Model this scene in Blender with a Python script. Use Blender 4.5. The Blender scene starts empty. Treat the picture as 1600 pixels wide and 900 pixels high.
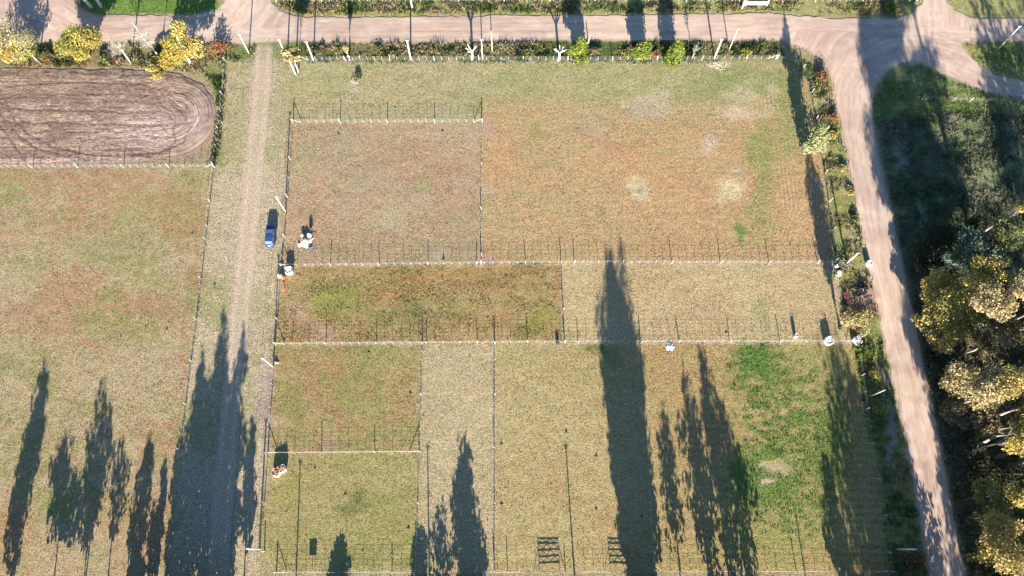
import bpy, bmesh, math, random
import numpy as np
from mathutils import Vector, Matrix
from mathutils.geometry import delaunay_2d_cdt

C = bpy.context.scene.collection
SC = bpy.context.scene
R = math.radians

# ------------------------------------------------------------------ camera, light, exposure
H = 125.0                       # drone height in metres
F = 1244.0                      # focal length in pixels of a 1600 px wide frame
TILT = math.atan(410 / F)       # camera tips this far forward from straight down
cam = bpy.data.cameras.new("camera")
cam.sensor_width = 36.0
cam.lens = 36.0 * F / 1600.0
cam.clip_start = 0.5
cam.clip_end = 6000
co = bpy.data.objects.new("camera", cam)
C.objects.link(co)
co.location = (0, 0, H)
co.rotation_euler = (TILT, 0, 0)
SC.camera = co

SUN_EL = 17.0
SUN_AZ = -2.7                   # shadows run this many degrees left of straight up the picture
sdir = Vector((math.sin(R(SUN_AZ)) * math.cos(R(SUN_EL)), math.cos(R(SUN_AZ)) * math.cos(R(SUN_EL)), -math.sin(R(SUN_EL))))
sun = bpy.data.lights.new("sun", 'SUN')
sun.energy = 5.0
sun.angle = R(0.53)
sun.color = (1.0, 0.925, 0.82)
so = bpy.data.objects.new("sun", sun)
C.objects.link(so)
so.rotation_euler = sdir.to_track_quat('-Z', 'Y').to_euler()
so.location = (10, -200, 90)
world = bpy.data.worlds.new("World")
SC.world = world
world.use_nodes = True
nt = world.node_tree
bg = nt.nodes["Background"]
sky = nt.nodes.new("ShaderNodeTexSky")
sky.sky_type = 'NISHITA'
sky.sun_disc = False
sky.sun_elevation = R(SUN_EL)
sky.ozone_density = 5.0
sky.dust_density = 0.4
sky.sun_rotation = math.atan2(-sdir.x, -sdir.y)
nt.links.new(sky.outputs[0], bg.inputs[0])
bg.inputs[1].default_value = 0.065
SC.view_settings.view_transform = 'Standard'
SC.view_settings.look = 'None'
SC.view_settings.gamma = 1.0
SC.view_settings.exposure = 2.06

# ------------------------------------------------------------------ photograph pixel <-> place on the ground
st, ct = math.sin(TILT), math.cos(TILT)

def G(px, py, z=0.0):
    dx = (np.asarray(px, float) - 800) / F
    dv = (450 - np.asarray(py, float)) / F
    dy = st + ct * dv
    dz = -ct + st * dv
    s = (z - H) / dz
    return s * dx, s * dy

def P(x, y, z=0.0):
    x = np.asarray(x, float); y = np.asarray(y, float)
    zz = z - H
    w = y * st - zz * ct
    return 800 + F * x / w, 450 - F * (y * ct + zz * st) / w

def gv(px, py, z=0.0):
    x, y = G(px, py)
    return Vector((float(x), float(y), z))

def mpp(px, py, z=0.0):         # metres per pixel there
    x, y = G(px, py, z)
    return float((y * st - (z - H) * ct) / F)

# ------------------------------------------------------------------ numpy noise
def lattice(seed):
    return np.random.RandomState(seed).rand(256, 256)

def vnoise(x, y, seed):
    t = lattice(seed)
    xi = np.floor(x).astype(int); yi = np.floor(y).astype(int)
    fx = x - xi; fy = y - yi
    fx = fx * fx * (3 - 2 * fx); fy = fy * fy * (3 - 2 * fy)
    a = t[xi & 255, yi & 255]; b = t[(xi + 1) & 255, yi & 255]
    c = t[xi & 255, (yi + 1) & 255]; d = t[(xi + 1) & 255, (yi + 1) & 255]
    return (a * (1 - fx) + b * fx) * (1 - fy) + (c * (1 - fx) + d * fx) * fy

def fbm(x, y, octs=4, seed=1, rough=0.55):
    s = np.zeros_like(x); a = 1.0; t = 0.0; k = 1.0
    for o in range(octs):
        ca, sa = math.cos(.6 + 1.1 * o), math.sin(.6 + 1.1 * o)
        s += a * vnoise((x * ca - y * sa) * k + 17.3 * o, (x * sa + y * ca) * k - 9.1 * o, seed + o)
        t += a; a *= rough; k *= 2.03
    return s / t

def sstep(a, b, x):
    t = np.clip((x - a) / (b - a), 0, 1)
    return t * t * (3 - 2 * t)

def sdf(px, py, poly):          # signed distance, positive inside
    pts = np.array(poly, float)
    inside = np.zeros(px.shape, bool)
    dmin = np.full(px.shape, 1e18)
    n = len(pts)
    for i in range(n):
        x0, y0 = pts[i]; x1, y1 = pts[(i + 1) % n]
        dx, dy = x1 - x0, y1 - y0
        t = np.clip(((px - x0) * dx + (py - y0) * dy) / (dx * dx + dy * dy + 1e-12), 0, 1)
        dmin = np.minimum(dmin, (px - x0 - t * dx) ** 2 + (py - y0 - t * dy) ** 2)
        if y0 != y1:
            cr = ((y0 > py) != (y1 > py)) & (px < (x1 - x0) * (py - y0) / (y1 - y0) + x0)
            inside ^= cr
    return np.where(inside, 1, -1) * np.sqrt(dmin)

def pdist(px, py, line):        # distance to a polyline and length along it
    best = np.full(px.shape, 1e18); along = np.zeros(px.shape); side = np.zeros(px.shape); acc = 0.0
    for (x0, y0), (x1, y1) in zip(line[:-1], line[1:]):
        dx, dy = x1 - x0, y1 - y0; L = math.hypot(dx, dy)
        t = np.clip(((px - x0) * dx + (py - y0) * dy) / (L * L), 0, 1)
        d = (px - x0 - t * dx) ** 2 + (py - y0 - t * dy) ** 2
        m = d < best
        best = np.where(m, d, best); along = np.where(m, acc + t * L, along)
        side = np.where(m, np.sign((px - x0) * dy - (py - y0) * dx), side)
        acc += L
    return np.sqrt(best) * side, along

def lin(c):
    c = np.array(c, float) / 255.0
    return np.where(c <= 0.04045, c / 12.92, ((c + 0.055) / 1.055) ** 2.4)

KG = np.array((1.68, 1.68, 1.5))                       # level ground in this sun shows its own colour times this
def alb(r, g, b):
    return lin((r, g, b)) / KG

# ------------------------------------------------------------------ outlines of the roads and fields, as seen in the photograph
MAIN = [(-90, 22), (0, 22), (150, 24), (340, 24), (430, 27), (560, 27), (800, 25), (1000, 23), (1150, 22), (1200, 20), (1300, 29), (1420, 30),
        (1500, 28), (1690, 28), (1690, 64), (1500, 64), (1300, 70), (1240, 67), (1200, 61), (1100, 63), (900, 62), (700, 66), (500, 66), (380, 66), (300, 64), (200, 63), (100, 66), (0, 67), (-90, 68)]
WSIDE = [(4, -45), (104, -45), (114, 0), (127, 14), (154, 26), (154, 45), (-60, 45), (-60, 20), (-5, 8)]
MSIDE = [(356, -45), (416, -45), (424, 3), (438, 17), (475, 28), (475, 42), (300, 42), (300, 24), (338, 15), (352, 0)]
ESIDE = [(1447, -45), (1474, -45), (1480, 3), (1491, 16), (1520, 28), (1520, 42), (1395, 42), (1395, 31), (1424, 22), (1441, 5)]
RIGHT = [(1228, 64), (1262, 77), (1288, 97), (1302, 128), (1308, 170), (1322, 235), (1340, 330), (1361, 430), (1376, 500), (1394, 590), (1411, 670), (1431, 780), (1456, 930),
         (1513, 930), (1489, 800), (1475, 720), (1453, 620), (1436, 540), (1418, 450), (1397, 350), (1377, 265), (1365, 200), (1362, 165), (1368, 135), (1386, 110), (1412, 97), (1440, 98),
         (1465, 112), (1500, 129), (1550, 145), (1600, 153), (1690, 162), (1690, 134), (1600, 127), (1552, 116), (1522, 94), (1503, 72), (1500, 50), (1228, 50)]
DRIVE = [(1322, 452), (1368, 452), (1376, 492), (1345, 492), (1330, 486)]
ROADS = [MAIN, WSIDE, MSIDE, ESIDE, RIGHT]
PLOUGH = [(-120, 108), (100, 108), (240, 110), (285, 117), (315, 132), (333, 152), (336, 185), (328, 214), (308, 236), (270, 249), (200, 254), (100, 257), (-120, 258)]
TRACK = [(413, 60), (411, 120), (402, 210), (392, 320), (380, 440), (367, 560), (356, 690), (346, 800), (338, 930)]

LF = [(-130, 262), (334, 262), (310, 480), (283, 690), (258, 930), (-130, 930)]
LANE = [(352, 66), (480, 66), (462, 110), (449, 190), (432, 540), (405, 860), (400, 930), (258, 930), (283, 690), (334, 262), (350, 110)]
TOPB = [(450, 96), (1212, 96), (1240, 100), (1240, 190), (449, 190)]
FA = [(452, 190), (753, 190), (752, 411), (440, 414)]
FB = [(753, 120), (1215, 98), (1262, 130), (1285, 250), (1305, 411), (752, 411)]
FC = [(440, 414), (877, 411), (882, 536), (430, 537)]
FD = [(878, 411), (1305, 411), (1335, 536), (883, 536)]
FE = [(430, 537), (660, 537), (655, 707), (418, 708)]
FF = [(418, 708), (655, 707), (649, 893), (430, 893), (404, 858)]
FG = [(660, 537), (773, 537), (773, 893), (649, 893), (655, 707)]
FH = [(773, 537), (1001, 537), (1021, 893), (773, 893)]
FI = [(1001, 537), (1340, 537), (1372, 700), (1398, 893), (1021, 893)]
SCRUB = [(1368, 190), (1455, 178), (1690, 180), (1690, 600), (1480, 640), (1452, 600), (1425, 470)]
WOODS = [(1440, 540), (1690, 380), (1690, 960), (1525, 960)]
RVERGE = [(1218, 92), (1262, 96), (1292, 118), (1306, 170), (1322, 240), (1340, 335), (1358, 420), (1374, 500), (1392, 590), (1410, 680), (1432, 790), (1452, 920), (1395, 920), (1375, 760), (1345, 600), (1332, 536), (1306, 411), (1288, 260), (1264, 130), (1240, 100)]

# (x, y, rx, ry, colour, strength) patches of growth or bare soil in the fields
BLOBS = [
    (1195, 600, 66, 74, (100, 136, 58), .89), (1235, 680, 66, 80, (106, 138, 62), .89), (1190, 745, 70, 66, (118, 144, 66), .9), (1180, 560, 46, 34, (98, 136, 58), .9), (1255, 770, 70, 80, (122, 146, 70), .86), (1215, 800, 90, 80, (134, 148, 76), .6), (1215, 730, 26, 16, (200, 178, 136), .8),
    (1275, 640, 70, 100, (132, 148, 78), .85), (1175, 560, 30, 22, (110, 138, 66), .8), (1240, 560, 60, 20, (140, 150, 84), .6), (1205, 752, 16, 7, (218, 190, 154), .9),
    (1280, 560, 50, 30, (170, 166, 100), .6), (1300, 700, 50, 90, (126, 146, 72), .8),
    (1195, 240, 26, 70, (140, 152, 76), .8), (1190, 330, 28, 60, (150, 156, 88), .7), (1162, 365, 8, 16, (104, 140, 70), .9), (1240, 190, 34, 80, (150, 158, 92), .8), (1192, 490, 16, 30, (150, 156, 100), .7), (1175, 250, 14, 14, (126, 146, 60), .7),
    (1150, 130, 80, 40, (140, 150, 86), .75), (1225, 130, 30, 40, (138, 150, 84), .7),
    (1015, 165, 44, 22, (204, 184, 146), .8), (1045, 148, 18, 10, (200, 182, 146), .7), (1010, 176, 34, 16, (186, 170, 136), .6), (1160, 150, 30, 22, (214, 194, 154), .55), (1125, 104, 26, 9, (222, 200, 160), .9), (1106, 220, 13, 17, (200, 180, 146), .95), (1165, 180, 34, 12, (218, 194, 154), .7), (1205, 140, 12, 20, (212, 190, 150), .6), (1200, 180, 10, 14, (214, 192, 154), .6), (1140, 178, 22, 10, (218, 196, 156), .6),
    (995, 298, 21, 20, (216, 198, 150), .92), (995, 298, 9, 8, (178, 160, 124), .92), (1137, 297, 27, 19, (222, 202, 148), .92), (1155, 270, 8, 18, (200, 180, 146), .7), (1170, 318, 9, 7, (200, 180, 146), .7), (762, 298, 14, 11, (196, 176, 140), .8),
    (845, 208, 16, 14, (140, 148, 76), .6), (876, 158, 8, 6, (128, 140, 96), .6), (945, 328, 14, 8, (150, 152, 84), .6), (900, 190, 30, 40, (176, 160, 120), .4), (935, 190, 30, 30, (190, 172, 134), .5),
    (555, 133, 14, 7, (204, 186, 156), .8), (606, 340, 34, 26, (188, 172, 128), .75), (560, 275, 60, 40, (166, 156, 116), .5), (520, 225, 60, 30, (168, 160, 118), .55), (470, 250, 22, 50, (172, 164, 114), .6), (670, 292, 22, 12, (150, 154, 92), .5), (528, 205, 12, 10, (188, 172, 146), .6), (755, 197, 12, 14, (190, 160, 144), .8), (758, 404, 16, 12, (188, 158, 144), .8), (690, 398, 14, 12, (206, 184, 152), .6),
    (640, 485, 42, 22, (116, 124, 74), .75), (600, 500, 24, 16, (126, 134, 66), .6), (525, 470, 45, 26, (150, 152, 72), .75), (500, 492, 24, 10, (146, 150, 70), .6), (545, 455, 14, 8, (126, 138, 64), .6), (470, 490, 24, 34, (190, 158, 122), .8), (505, 522, 30, 16, (196, 164, 134), .75), (850, 495, 26, 24, (150, 148, 70), .7), (830, 515, 30, 14, (150, 146, 68), .5), (800, 430, 60, 12, (170, 146, 96), .5), (430, 190, 14, 80, (158, 160, 104), .5),
    (510, 700, 22, 8, (170, 148, 132), .5), (550, 790, 34, 14, (104, 112, 62), .7), (562, 775, 16, 10, (100, 108, 60), .6), (450, 760, 26, 40, (150, 144, 76), .6), (460, 640, 26, 60, (140, 140, 78), .5), (540, 590, 14, 10, (138, 144, 74), .6), (505, 590, 14, 10, (138, 144, 74), .6),
    (415, 620, 15, 80, (196, 166, 148), .8), (412, 520, 12, 60, (188, 162, 132), .4), (418, 760, 10, 30, (190, 162, 138), .6),
    (225, 320, 60, 40, (164, 158, 98), .55), (290, 330, 40, 50, (158, 154, 92), .6), (300, 280, 30, 20, (150, 150, 84), .6), (20, 300, 30, 16, (140, 150, 90), .5), (90, 275, 120, 16, (176, 138, 96), .7), (310, 435, 24, 30, (176, 132, 90), .6), (60, 500, 80, 40, (176, 136, 98), .6), (250, 480, 60, 30, (178, 140, 102), .5), (130, 380, 80, 30, (186, 164, 124), .5), (40, 410, 30, 14, (146, 150, 82), .5), (130, 640, 60, 20, (150, 148, 76), .5), (20, 830, 40, 60, (182, 140, 92), .6), (180, 800, 60, 40, (180, 142, 92), .5), (90, 800, 26, 30, (128, 138, 60), .6), (80, 700, 50, 60, (172, 142, 100), .3),
    (930, 545, 30, 12, (96, 122, 52), .7), (955, 560, 18, 20, (110, 128, 60), .5), (888, 540, 10, 6, (120, 142, 66), .6), (1060, 150, 14, 8, (132, 146, 86), .6), (1180, 415, 16, 14, (160, 160, 104), .6),
    (1350, 470, 28, 20, (186, 150, 128), .95), (1352, 425, 10, 34, (190, 152, 130), .8), (1338, 360, 12, 30, (196, 178, 150), .5), (1330, 285, 12, 30, (190, 176, 150), .5), (1292, 155, 12, 6, (204, 182, 160), .8), (1275, 285, 10, 12, (198, 180, 160), .6),
    (1385, 600, 6, 60, (190, 168, 158), .8), (1398, 680, 7, 60, (190, 168, 160), .8), (1405, 222, 14, 40, (176, 154, 146), .6), (1412, 250, 12, 20, (176, 154, 146), .5), (1370, 70, 40, 12, (200, 176, 160), .4),
]
PALE_FENCES = [([(440, 416), (1300, 411)], 3.2, .75), ([(430, 538), (1340, 535)], 2.8, .85), ([(475, 191), (753, 190)], 2.4, .55), ([(420, 707), (655, 706)], 1.8, .6),
               ([(470, 94), (1100, 95)], 2.6, .4), ([(430, 894), (1390, 893)], 1.6, .4), ([(0, 261), (335, 261)], 2.5, .5)]

def road_d(px, py):
    d = np.full(px.shape, -1e9)
    for r in ROADS:
        d = np.maximum(d, sdf(px, py, r))
    return d

def mix(a, b, t):
    return a + (b - a) * t[:, None]

def ground_col(x, y):
    px, py = P(x, y)
    n1 = fbm(x * .09, y * .11, 5, 3); n2 = fbm(x * .06 + 40, y * .07, 5, 11); n3 = fbm(x * .5, y * .9, 4, 23); n4 = fbm(x * .22, y * .3, 4, 31)
    n5 = fbm(x * 1.1, y * 2.0, 3, 37); n6 = fbm(x * 1.2 + 50, y * 1.9, 3, 41)
    wx = px + (n4 - .5) * 26 + (n3 - .5) * 16; wy = py + (fbm(x * .25, y * .3, 4, 47) - .5) * 20 + (fbm(x * .6, y * .9, 3, 57) - .5) * 12
    col = np.tile(lin((172, 156, 112)), (len(x), 1))
    def paint(poly, base, red, green, r_amt=.55, g_amt=.55, soft=4.5):
        nonlocal col
        m = sstep(-soft, soft, sdf(px + (n3 - .5) * 14 + (n5 - .5) * 8, py + (n4 - .5) * 10 + (n6 - .5) * 10, poly))
        c = np.tile(lin(base), (len(x), 1))
        c = mix(c, lin(red), sstep(.44, .62, n1 * .42 + n3 * .28 + n5 * .3) * r_amt)
        c = mix(c, lin(green), sstep(.47, .62, n2 * .4 + n4 * .25 + n6 * .35) * g_amt)
        col = mix(col, c, m)
    paint(LF, (186, 166, 122), (182, 142, 100), (152, 150, 88), .85, .75)
    paint(LANE, (198, 180, 138), (196, 172, 140), (164, 160, 104), .5, .75)
    paint(TOPB, (180, 170, 122), (188, 158, 112), (156, 158, 100), .5, .6)
    paint(FB, (195, 162, 113), (197, 155, 109), (176, 166, 112), .75, .5, 6)
    paint(TOPB[:1] + [(1212, 96), (1222, 150), (1000, 165), (800, 150), (449, 165)], (182, 172, 122), (188, 160, 112), (158, 160, 100), .4, .6, 26)
    paint(FA, (186, 162, 122), (184, 146, 108), (164, 156, 106), .7, .5)
    paint(FC, (182, 154, 104), (184, 138, 90), (152, 148, 84), .9, .6)
    paint(FD, (198, 176, 126), (190, 160, 112), (178, 168, 112), .5, .4)
    paint(FE, (178, 158, 106), (174, 138, 94), (148, 148, 82), .85, .7)
    paint(FF, (174, 162, 104), (168, 146, 94), (146, 146, 80), .5, .7)
    paint(FG, (192, 174, 128), (186, 162, 118), (174, 164, 110), .45, .35)
    paint(FH, (186, 168, 114), (184, 152, 100), (164, 158, 92), .7, .5)
    paint(FI, (182, 160, 104), (182, 148, 98), (158, 156, 86), .8, .6)
    paint(RVERGE, (158, 160, 92), (186, 160, 104), (118, 132, 60), .7, .9, 5)
    paint([(-130, 66), (345, 66), (350, 108), (-130, 110)], (170, 158, 112), (170, 128, 88), (120, 126, 66), .6, .9, 4)
    paint([(345, 66), (480, 66), (478, 92), (352, 96)], (158, 152, 108), (176, 150, 128), (124, 138, 70), .6, .9, 4)
    paint([(470, 66), (1220, 64), (1225, 92), (470, 94)], (128, 132, 78), (152, 128, 92), (88, 104, 50), .7, .9, 3)
    paint([(345, 97), (349, 260), (336, 260), (338, 150), (318, 118), (270, 112), (270, 96)], (166, 160, 108), (170, 140, 108), (128, 138, 70), .5, .8, 4)
    paint([(-130, -60), (1740, -60), (1740, 27), (-130, 27)], (170, 168, 104), (186, 160, 108), (122, 142, 62), .6, .9, 3)
    paint([(112, -60), (345, -60), (340, 16), (300, 25), (150, 24), (118, 2)], (124, 148, 70), (158, 160, 92), (106, 138, 56), .4, .8, 3)
    paint([(1362, 165), (1390, 108), (1440, 98), (1500, 130), (1600, 155), (1690, 164), (1690, 182), (1455, 178), (1366, 192)], (156, 162, 96), (176, 166, 112), (116, 138, 70), .5, .9, 4)
    paint([(1503, 68), (1690, 66), (1690, 134), (1600, 126), (1550, 114), (1520, 92)], (160, 164, 90), (178, 166, 104), (118, 140, 60), .5, .8, 3)
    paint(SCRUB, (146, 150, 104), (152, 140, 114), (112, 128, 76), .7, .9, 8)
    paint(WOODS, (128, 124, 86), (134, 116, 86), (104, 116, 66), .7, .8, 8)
    # mown swathes: rows of straw left by the mower
    sw = .5 + .5 * np.sin(y * 2 * math.pi / 1.15 + (n4 - .5) * 5 + x * .04)
    m = sstep(0, 30, sdf(px, py, [(1040, 600), (1400, 600), (1420, 900), (1030, 900)])) * sstep(.3, .9, n2 + .25)
    col *= (1 + (m * (sw - .5) * .36 * np.clip(.3 + 2.2 * (n6 - .3), 0, 1.3)))[:, None]
    sw2 = .5 + .5 * np.sin(y * 2 * math.pi / .95 + (n4 - .5) * 9 + x * .02)
    m = sstep(0, 60, sdf(px, py, FB)) + .6 * sstep(0, 30, sdf(px, py, FA))
    col *= (1 + (m * (sw2 - .5) * .42 * np.clip(n6 - .42, 0, 1) * 2))[:, None]
    ex, al = pdist(px, py, [(1228, 110), (1258, 250), (1268, 330), (1240, 400), (1150, 412)])
    m = sstep(26, 4, np.abs(np.abs(ex) - 30)) * sstep(0, 10, sdf(px, py, FB))
    col *= (1 + m * .2 * np.sin(ex * 1.0 + (n4 - .5) * 3))[:, None]
    for bx, by, rx, ry, c, s in BLOBS:
        d = np.sqrt(((wx - bx) / rx) ** 2 + ((wy - by) / ry) ** 2)
        near = d < 2.0
        if not near.any(): continue
        a = sstep(1.2, .35, d + (n5 - .5) * (.3 if s == .92 else 1.5 if s == .89 else .9)) * s * (np.clip(.2 + .8 * n3 + .6 * (n6 - .2), 0, 1) if s < .85 else np.clip(.38 + .5 * n3 + 2.2 * (n6 - .5), 0, 1) if s < .9 else np.clip(.75 + .5 * n3, 0, 1))
        col = mix(col, lin(c), a)
    # dead grass left standing under the wires
    for line, w, s in PALE_FENCES:
        d, al = pdist(px, py, line)
        d = np.abs(d + (n3 - .5) * 1.5)
        col = mix(col, lin((206, 190, 156)), sstep(w, w * .3, d) * s * .6 * (.1 + n3 * 1.2))
    # wheel tracks of the lane
    d, al = pdist(px, py, TRACK)
    wide = sstep(30, 6, np.abs(d + (n4 - .5) * 16)) * .62 * np.clip(.25 + n4 * 1.2, 0, 1)
    ruts = np.maximum(sstep(6, .5, np.abs(d - 8.5 + (n4 - .5) * 5)), sstep(6, .5, np.abs(d + 8.5 + (n4 - .5) * 5)))
    k = np.clip(sstep(66, 76, py), 0, 1)
    col = mix(col, lin((206, 182, 152)), wide * k)
    col = mix(col, lin((214, 190, 158)), ruts * k * np.clip(.1 + n3 * .9, 0, .7))
    # ploughed soil
    dp = sdf(wx * .3 + px * .7, wy * .3 + py * .7, PLOUGH)
    col = mix(col, lin((180, 154, 128)), sstep(-12, 2, dp) * .8)
    # dirt of the roads, fading into the verge
    dr = road_d(px + (n3 - .5) * 7, py + (n4 - .5) * 6)
    t = sstep(-4, 2.5, dr)
    dirt = np.tile(lin((217, 189, 158)), (len(x), 1))
    dirt = mix(dirt, lin((200, 171, 146)), sstep(.45, .62, n1 * .5 + n4 * .5) * .8)
    dirt = mix(dirt, lin((228, 205, 174)), sstep(.52, .66, n2 * .4 + n3 * .6) * .6)
    col = mix(col, dirt, t)
    d2 = sdf(wx, wy, DRIVE)
    col = mix(col, lin((190, 152, 130)), sstep(-3, 5, d2) * .85)
    return col / KG, t, dp

# ------------------------------------------------------------------ materials
def new_mat(name):
    m = bpy.data.materials.new(name); m.use_nodes = True
    return m, m.node_tree, m.node_tree.nodes["Principled BSDF"]

def simple(name, col, rough=.7, noise=.25, scale=6.0, metal=0.0, spec=.3, bump=0.0):
    m, t, b = new_mat(name)
    tc = t.nodes.new("ShaderNodeTexCoord"); nz = t.nodes.new("ShaderNodeTexNoise"); nz.inputs["Scale"].default_value = scale; nz.inputs["Detail"].default_value = 6
    t.links.new(tc.outputs["Object"], nz.inputs["Vector"])
    mr = t.nodes.new("ShaderNodeMapRange"); mr.inputs[1].default_value = .3; mr.inputs[2].default_value = .7; mr.inputs[3].default_value = 1 - noise; mr.inputs[4].default_value = 1 + noise
    t.links.new(nz.outputs[0], mr.inputs[0])
    mx = t.nodes.new("ShaderNodeVectorMath"); mx.operation = 'SCALE'; mx.inputs[0].default_value = col[:3]
    t.links.new(mr.outputs[0], mx.inputs["Scale"]); t.links.new(mx.outputs[0], b.inputs["Base Color"])
    b.inputs["Roughness"].default_value = rough; b.inputs["Metallic"].default_value = metal; b.inputs["Specular IOR Level"].default_value = spec
    if bump:
        bp = t.nodes.new("ShaderNodeBump"); bp.inputs["Strength"].default_value = bump; bp.inputs["Distance"].default_value = .05
        t.links.new(nz.outputs[0], bp.inputs["Height"]); t.links.new(bp.outputs[0], b.inputs["Normal"])
    return m

def ground_mat(name, attr_coord=None, sc=(1.0, 2.0), speck=.48, bump=.95, fine=10.0, dist=.13):
    m, t, b = new_mat(name)
    at = t.nodes.new("ShaderNodeAttribute"); at.attribute_name = "Col"
    if attr_coord:
        cn = t.nodes.new("ShaderNodeAttribute"); cn.attribute_name = attr_coord; vec = cn.outputs["Vector"]
    else:
        cn = t.nodes.new("ShaderNodeTexCoord"); vec = cn.outputs["Object"]
    mp = t.nodes.new("ShaderNodeMapping"); mp.inputs["Scale"].default_value = (sc[0], sc[1], 1)
    t.links.new(vec, mp.inputs[0])
    n1 = t.nodes.new("ShaderNodeTexNoise"); n1.inputs["Scale"].default_value = fine * .45; n1.inputs["Detail"].default_value = 8; n1.inputs["Roughness"].default_value = .72
    n2 = t.nodes.new("ShaderNodeTexNoise"); n2.inputs["Scale"].default_value = fine * .16; n2.inputs["Detail"].default_value = 5; n2.inputs["Roughness"].default_value = .6
    t.links.new(mp.outputs[0], n1.inputs["Vector"]); t.links.new(mp.outputs[0], n2.inputs["Vector"])
    mr = t.nodes.new("ShaderNodeMapRange"); mr.inputs[1].default_value = .40; mr.inputs[2].default_value = .60; mr.inputs[3].default_value = 1 - speck; mr.inputs[4].default_value = 1 + speck
    t.links.new(n1.outputs[0], mr.inputs[0])
    mr2 = t.nodes.new("ShaderNodeMapRange"); mr2.inputs[1].default_value = .35; mr2.inputs[2].default_value = .65; mr2.inputs[3].default_value = .88; mr2.inputs[4].default_value = 1.12
    t.links.new(n2.outputs[0], mr2.inputs[0])
    ml = t.nodes.new("ShaderNodeMath"); ml.operation = 'MULTIPLY'
    t.links.new(mr.outputs[0], ml.inputs[0]); t.links.new(mr2.outputs[0], ml.inputs[1])
    mx = t.nodes.new("ShaderNodeVectorMath"); mx.operation = 'SCALE'
    t.links.new(at.outputs["Color"], mx.inputs[0]); t.links.new(ml.outputs[0], mx.inputs["Scale"])
    t.links.new(mx.outputs[0], b.inputs["Base Color"])
    b.inputs["Roughness"].default_value = .95; b.inputs["Specular IOR Level"].default_value = .05
    bp = t.nodes.new("ShaderNodeBump"); bp.inputs["Strength"].default_value = bump; bp.inputs["Distance"].default_value = dist
    t.links.new(n1.outputs[0], bp.inputs["Height"]); t.links.new(bp.outputs[0], b.inputs["Normal"])
    return m

def leaf_mat(name, trans=.25):
    m, t, b = new_mat(name)
    at = t.nodes.new("ShaderNodeAttribute"); at.attribute_name = "Col"
    t.links.new(at.outputs["Color"], b.inputs["Base Color"])
    b.inputs["Roughness"].default_value = .75; b.inputs["Specular IOR Level"].default_value = .12
    tr = t.nodes.new("ShaderNodeBsdfTranslucent"); t.links.new(at.outputs["Color"], tr.inputs[0])
    ms = t.nodes.new("ShaderNodeMixShader"); ms.inputs[0].default_value = trans
    out = t.nodes["Material Output"]
    t.links.new(b.outputs[0], ms.inputs[1]); t.links.new(tr.outputs[0], ms.inputs[2]); t.links.new(ms.outputs[0], out.inputs[0])
    return m

M = {
    'grass': ground_mat("grass_ground"),
    'dirt': ground_mat("road_dirt", "suv", (.3, 2.6), .10, .4, 4.0, .05),
    'soil': ground_mat("ploughed_soil", "suv", (.8, 1.5), .42, 1.0, 5.0, .2),
    'leaf': leaf_mat("leaves", .25), 'blade': leaf_mat("grass_blades", .2),
    'white_bark': simple("white_bark", (.52, .50, .45), .8, .25, 3.0), 'grey_bark': simple("grey_bark", (.24, .22, .19), .85, .35, 3.0),
    'dark_bark': simple("dark_bark", (.10, .075, .055), .9, .35, 4.0), 'twig': simple("twig_bark", (.36, .335, .26), .85, .2, 3.0),
    'white_pole': simple("whitewashed_pole", (.58, .56, .51), .7, .12, 3.0), 'pale_pole': simple("weathered_pale_pole", (.50, .46, .34), .8, .2, 4.0),
    'post': simple("fence_timber", (.36, .34, .30), .85, .2, 8.0), 'wire': simple("galvanised_wire", (.26, .26, .25), .6, .1, 5.0, .0),
    'dark_iron': simple("dark_iron", (.05, .05, .055), .5, .2, 6.0, .4), 'cable': simple("overhead_cable", (.035, .035, .035), .6, .1, 4.0),
    'cloth': simple("white_woven_bag", (.74, .74, .72), .8, .08, 5.0, bump=.3), 'black_plastic': simple("black_plastic", (.012, .012, .015), .3, .2, 4.0, spec=.5, bump=.3),
    'brick': simple("orange_brick", (.46, .19, .09), .85, .2, 4.0), 'red_brick': simple("dark_red_brick", (.14, .055, .045), .85, .25, 4.0), 'pink_block': simple("pale_pink_block", (.50, .34, .28), .85, .15, 4.0),
    'rubble': simple("pale_rubble", (.36, .26, .19), .9, .3, 9.0, bump=.4), 'blue': simple("blue_plastic", (.02, .10, .42), .4, .1, 5.0, spec=.4),
    'stump': simple("cut_wood", (.56, .47, .34), .8, .15, 9.0), 'sign': simple("sign_panel", (.40, .40, .40), .6, .1, 4.0), 'gate_wood': simple("grey_timber", (.26, .24, .21), .85, .2, 5.0),
    'insul': simple("insulator", (.5, .5, .5), .3, .05, 4.0),
    'car_paint': simple("dark_blue_car_paint", (.024, .06, .17), .3, .08, 2.0, .2, .5), 'glass': simple("car_glass", (.09, .14, .17), .08, .1, 3.0, 0, .8), 'tyre': simple("tyre_rubber", (.02, .02, .02), .8, .1, 8.0),  # glass base lightened to a pale blue that stands in for reflected sky
    'rim': simple("alloy_rim", (.4, .4, .42), .35, .05, 5.0, .8), 'lamp_clear': simple("headlamp", (.7, .72, .75), .12, .03, 5.0, 0, .8), 'lamp_red': simple("tail_lamp", (.45, .02, .02), .2, .05, 5.0, 0, .6), 'plate': simple("number_plate", (.75, .75, .75), .5, .05, 5.0), 'trim': simple("black_trim", (.025, .025, .028), .5, .1, 5.0),
}

# ------------------------------------------------------------------ mesh helpers
def link_mesh(name, me, mat, parent=None):
    o = bpy.data.objects.new(name, me); C.objects.link(o)
    if mat is not None and not me.materials: me.materials.append(mat)
    if parent is not None: o.parent = parent
    return o

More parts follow.
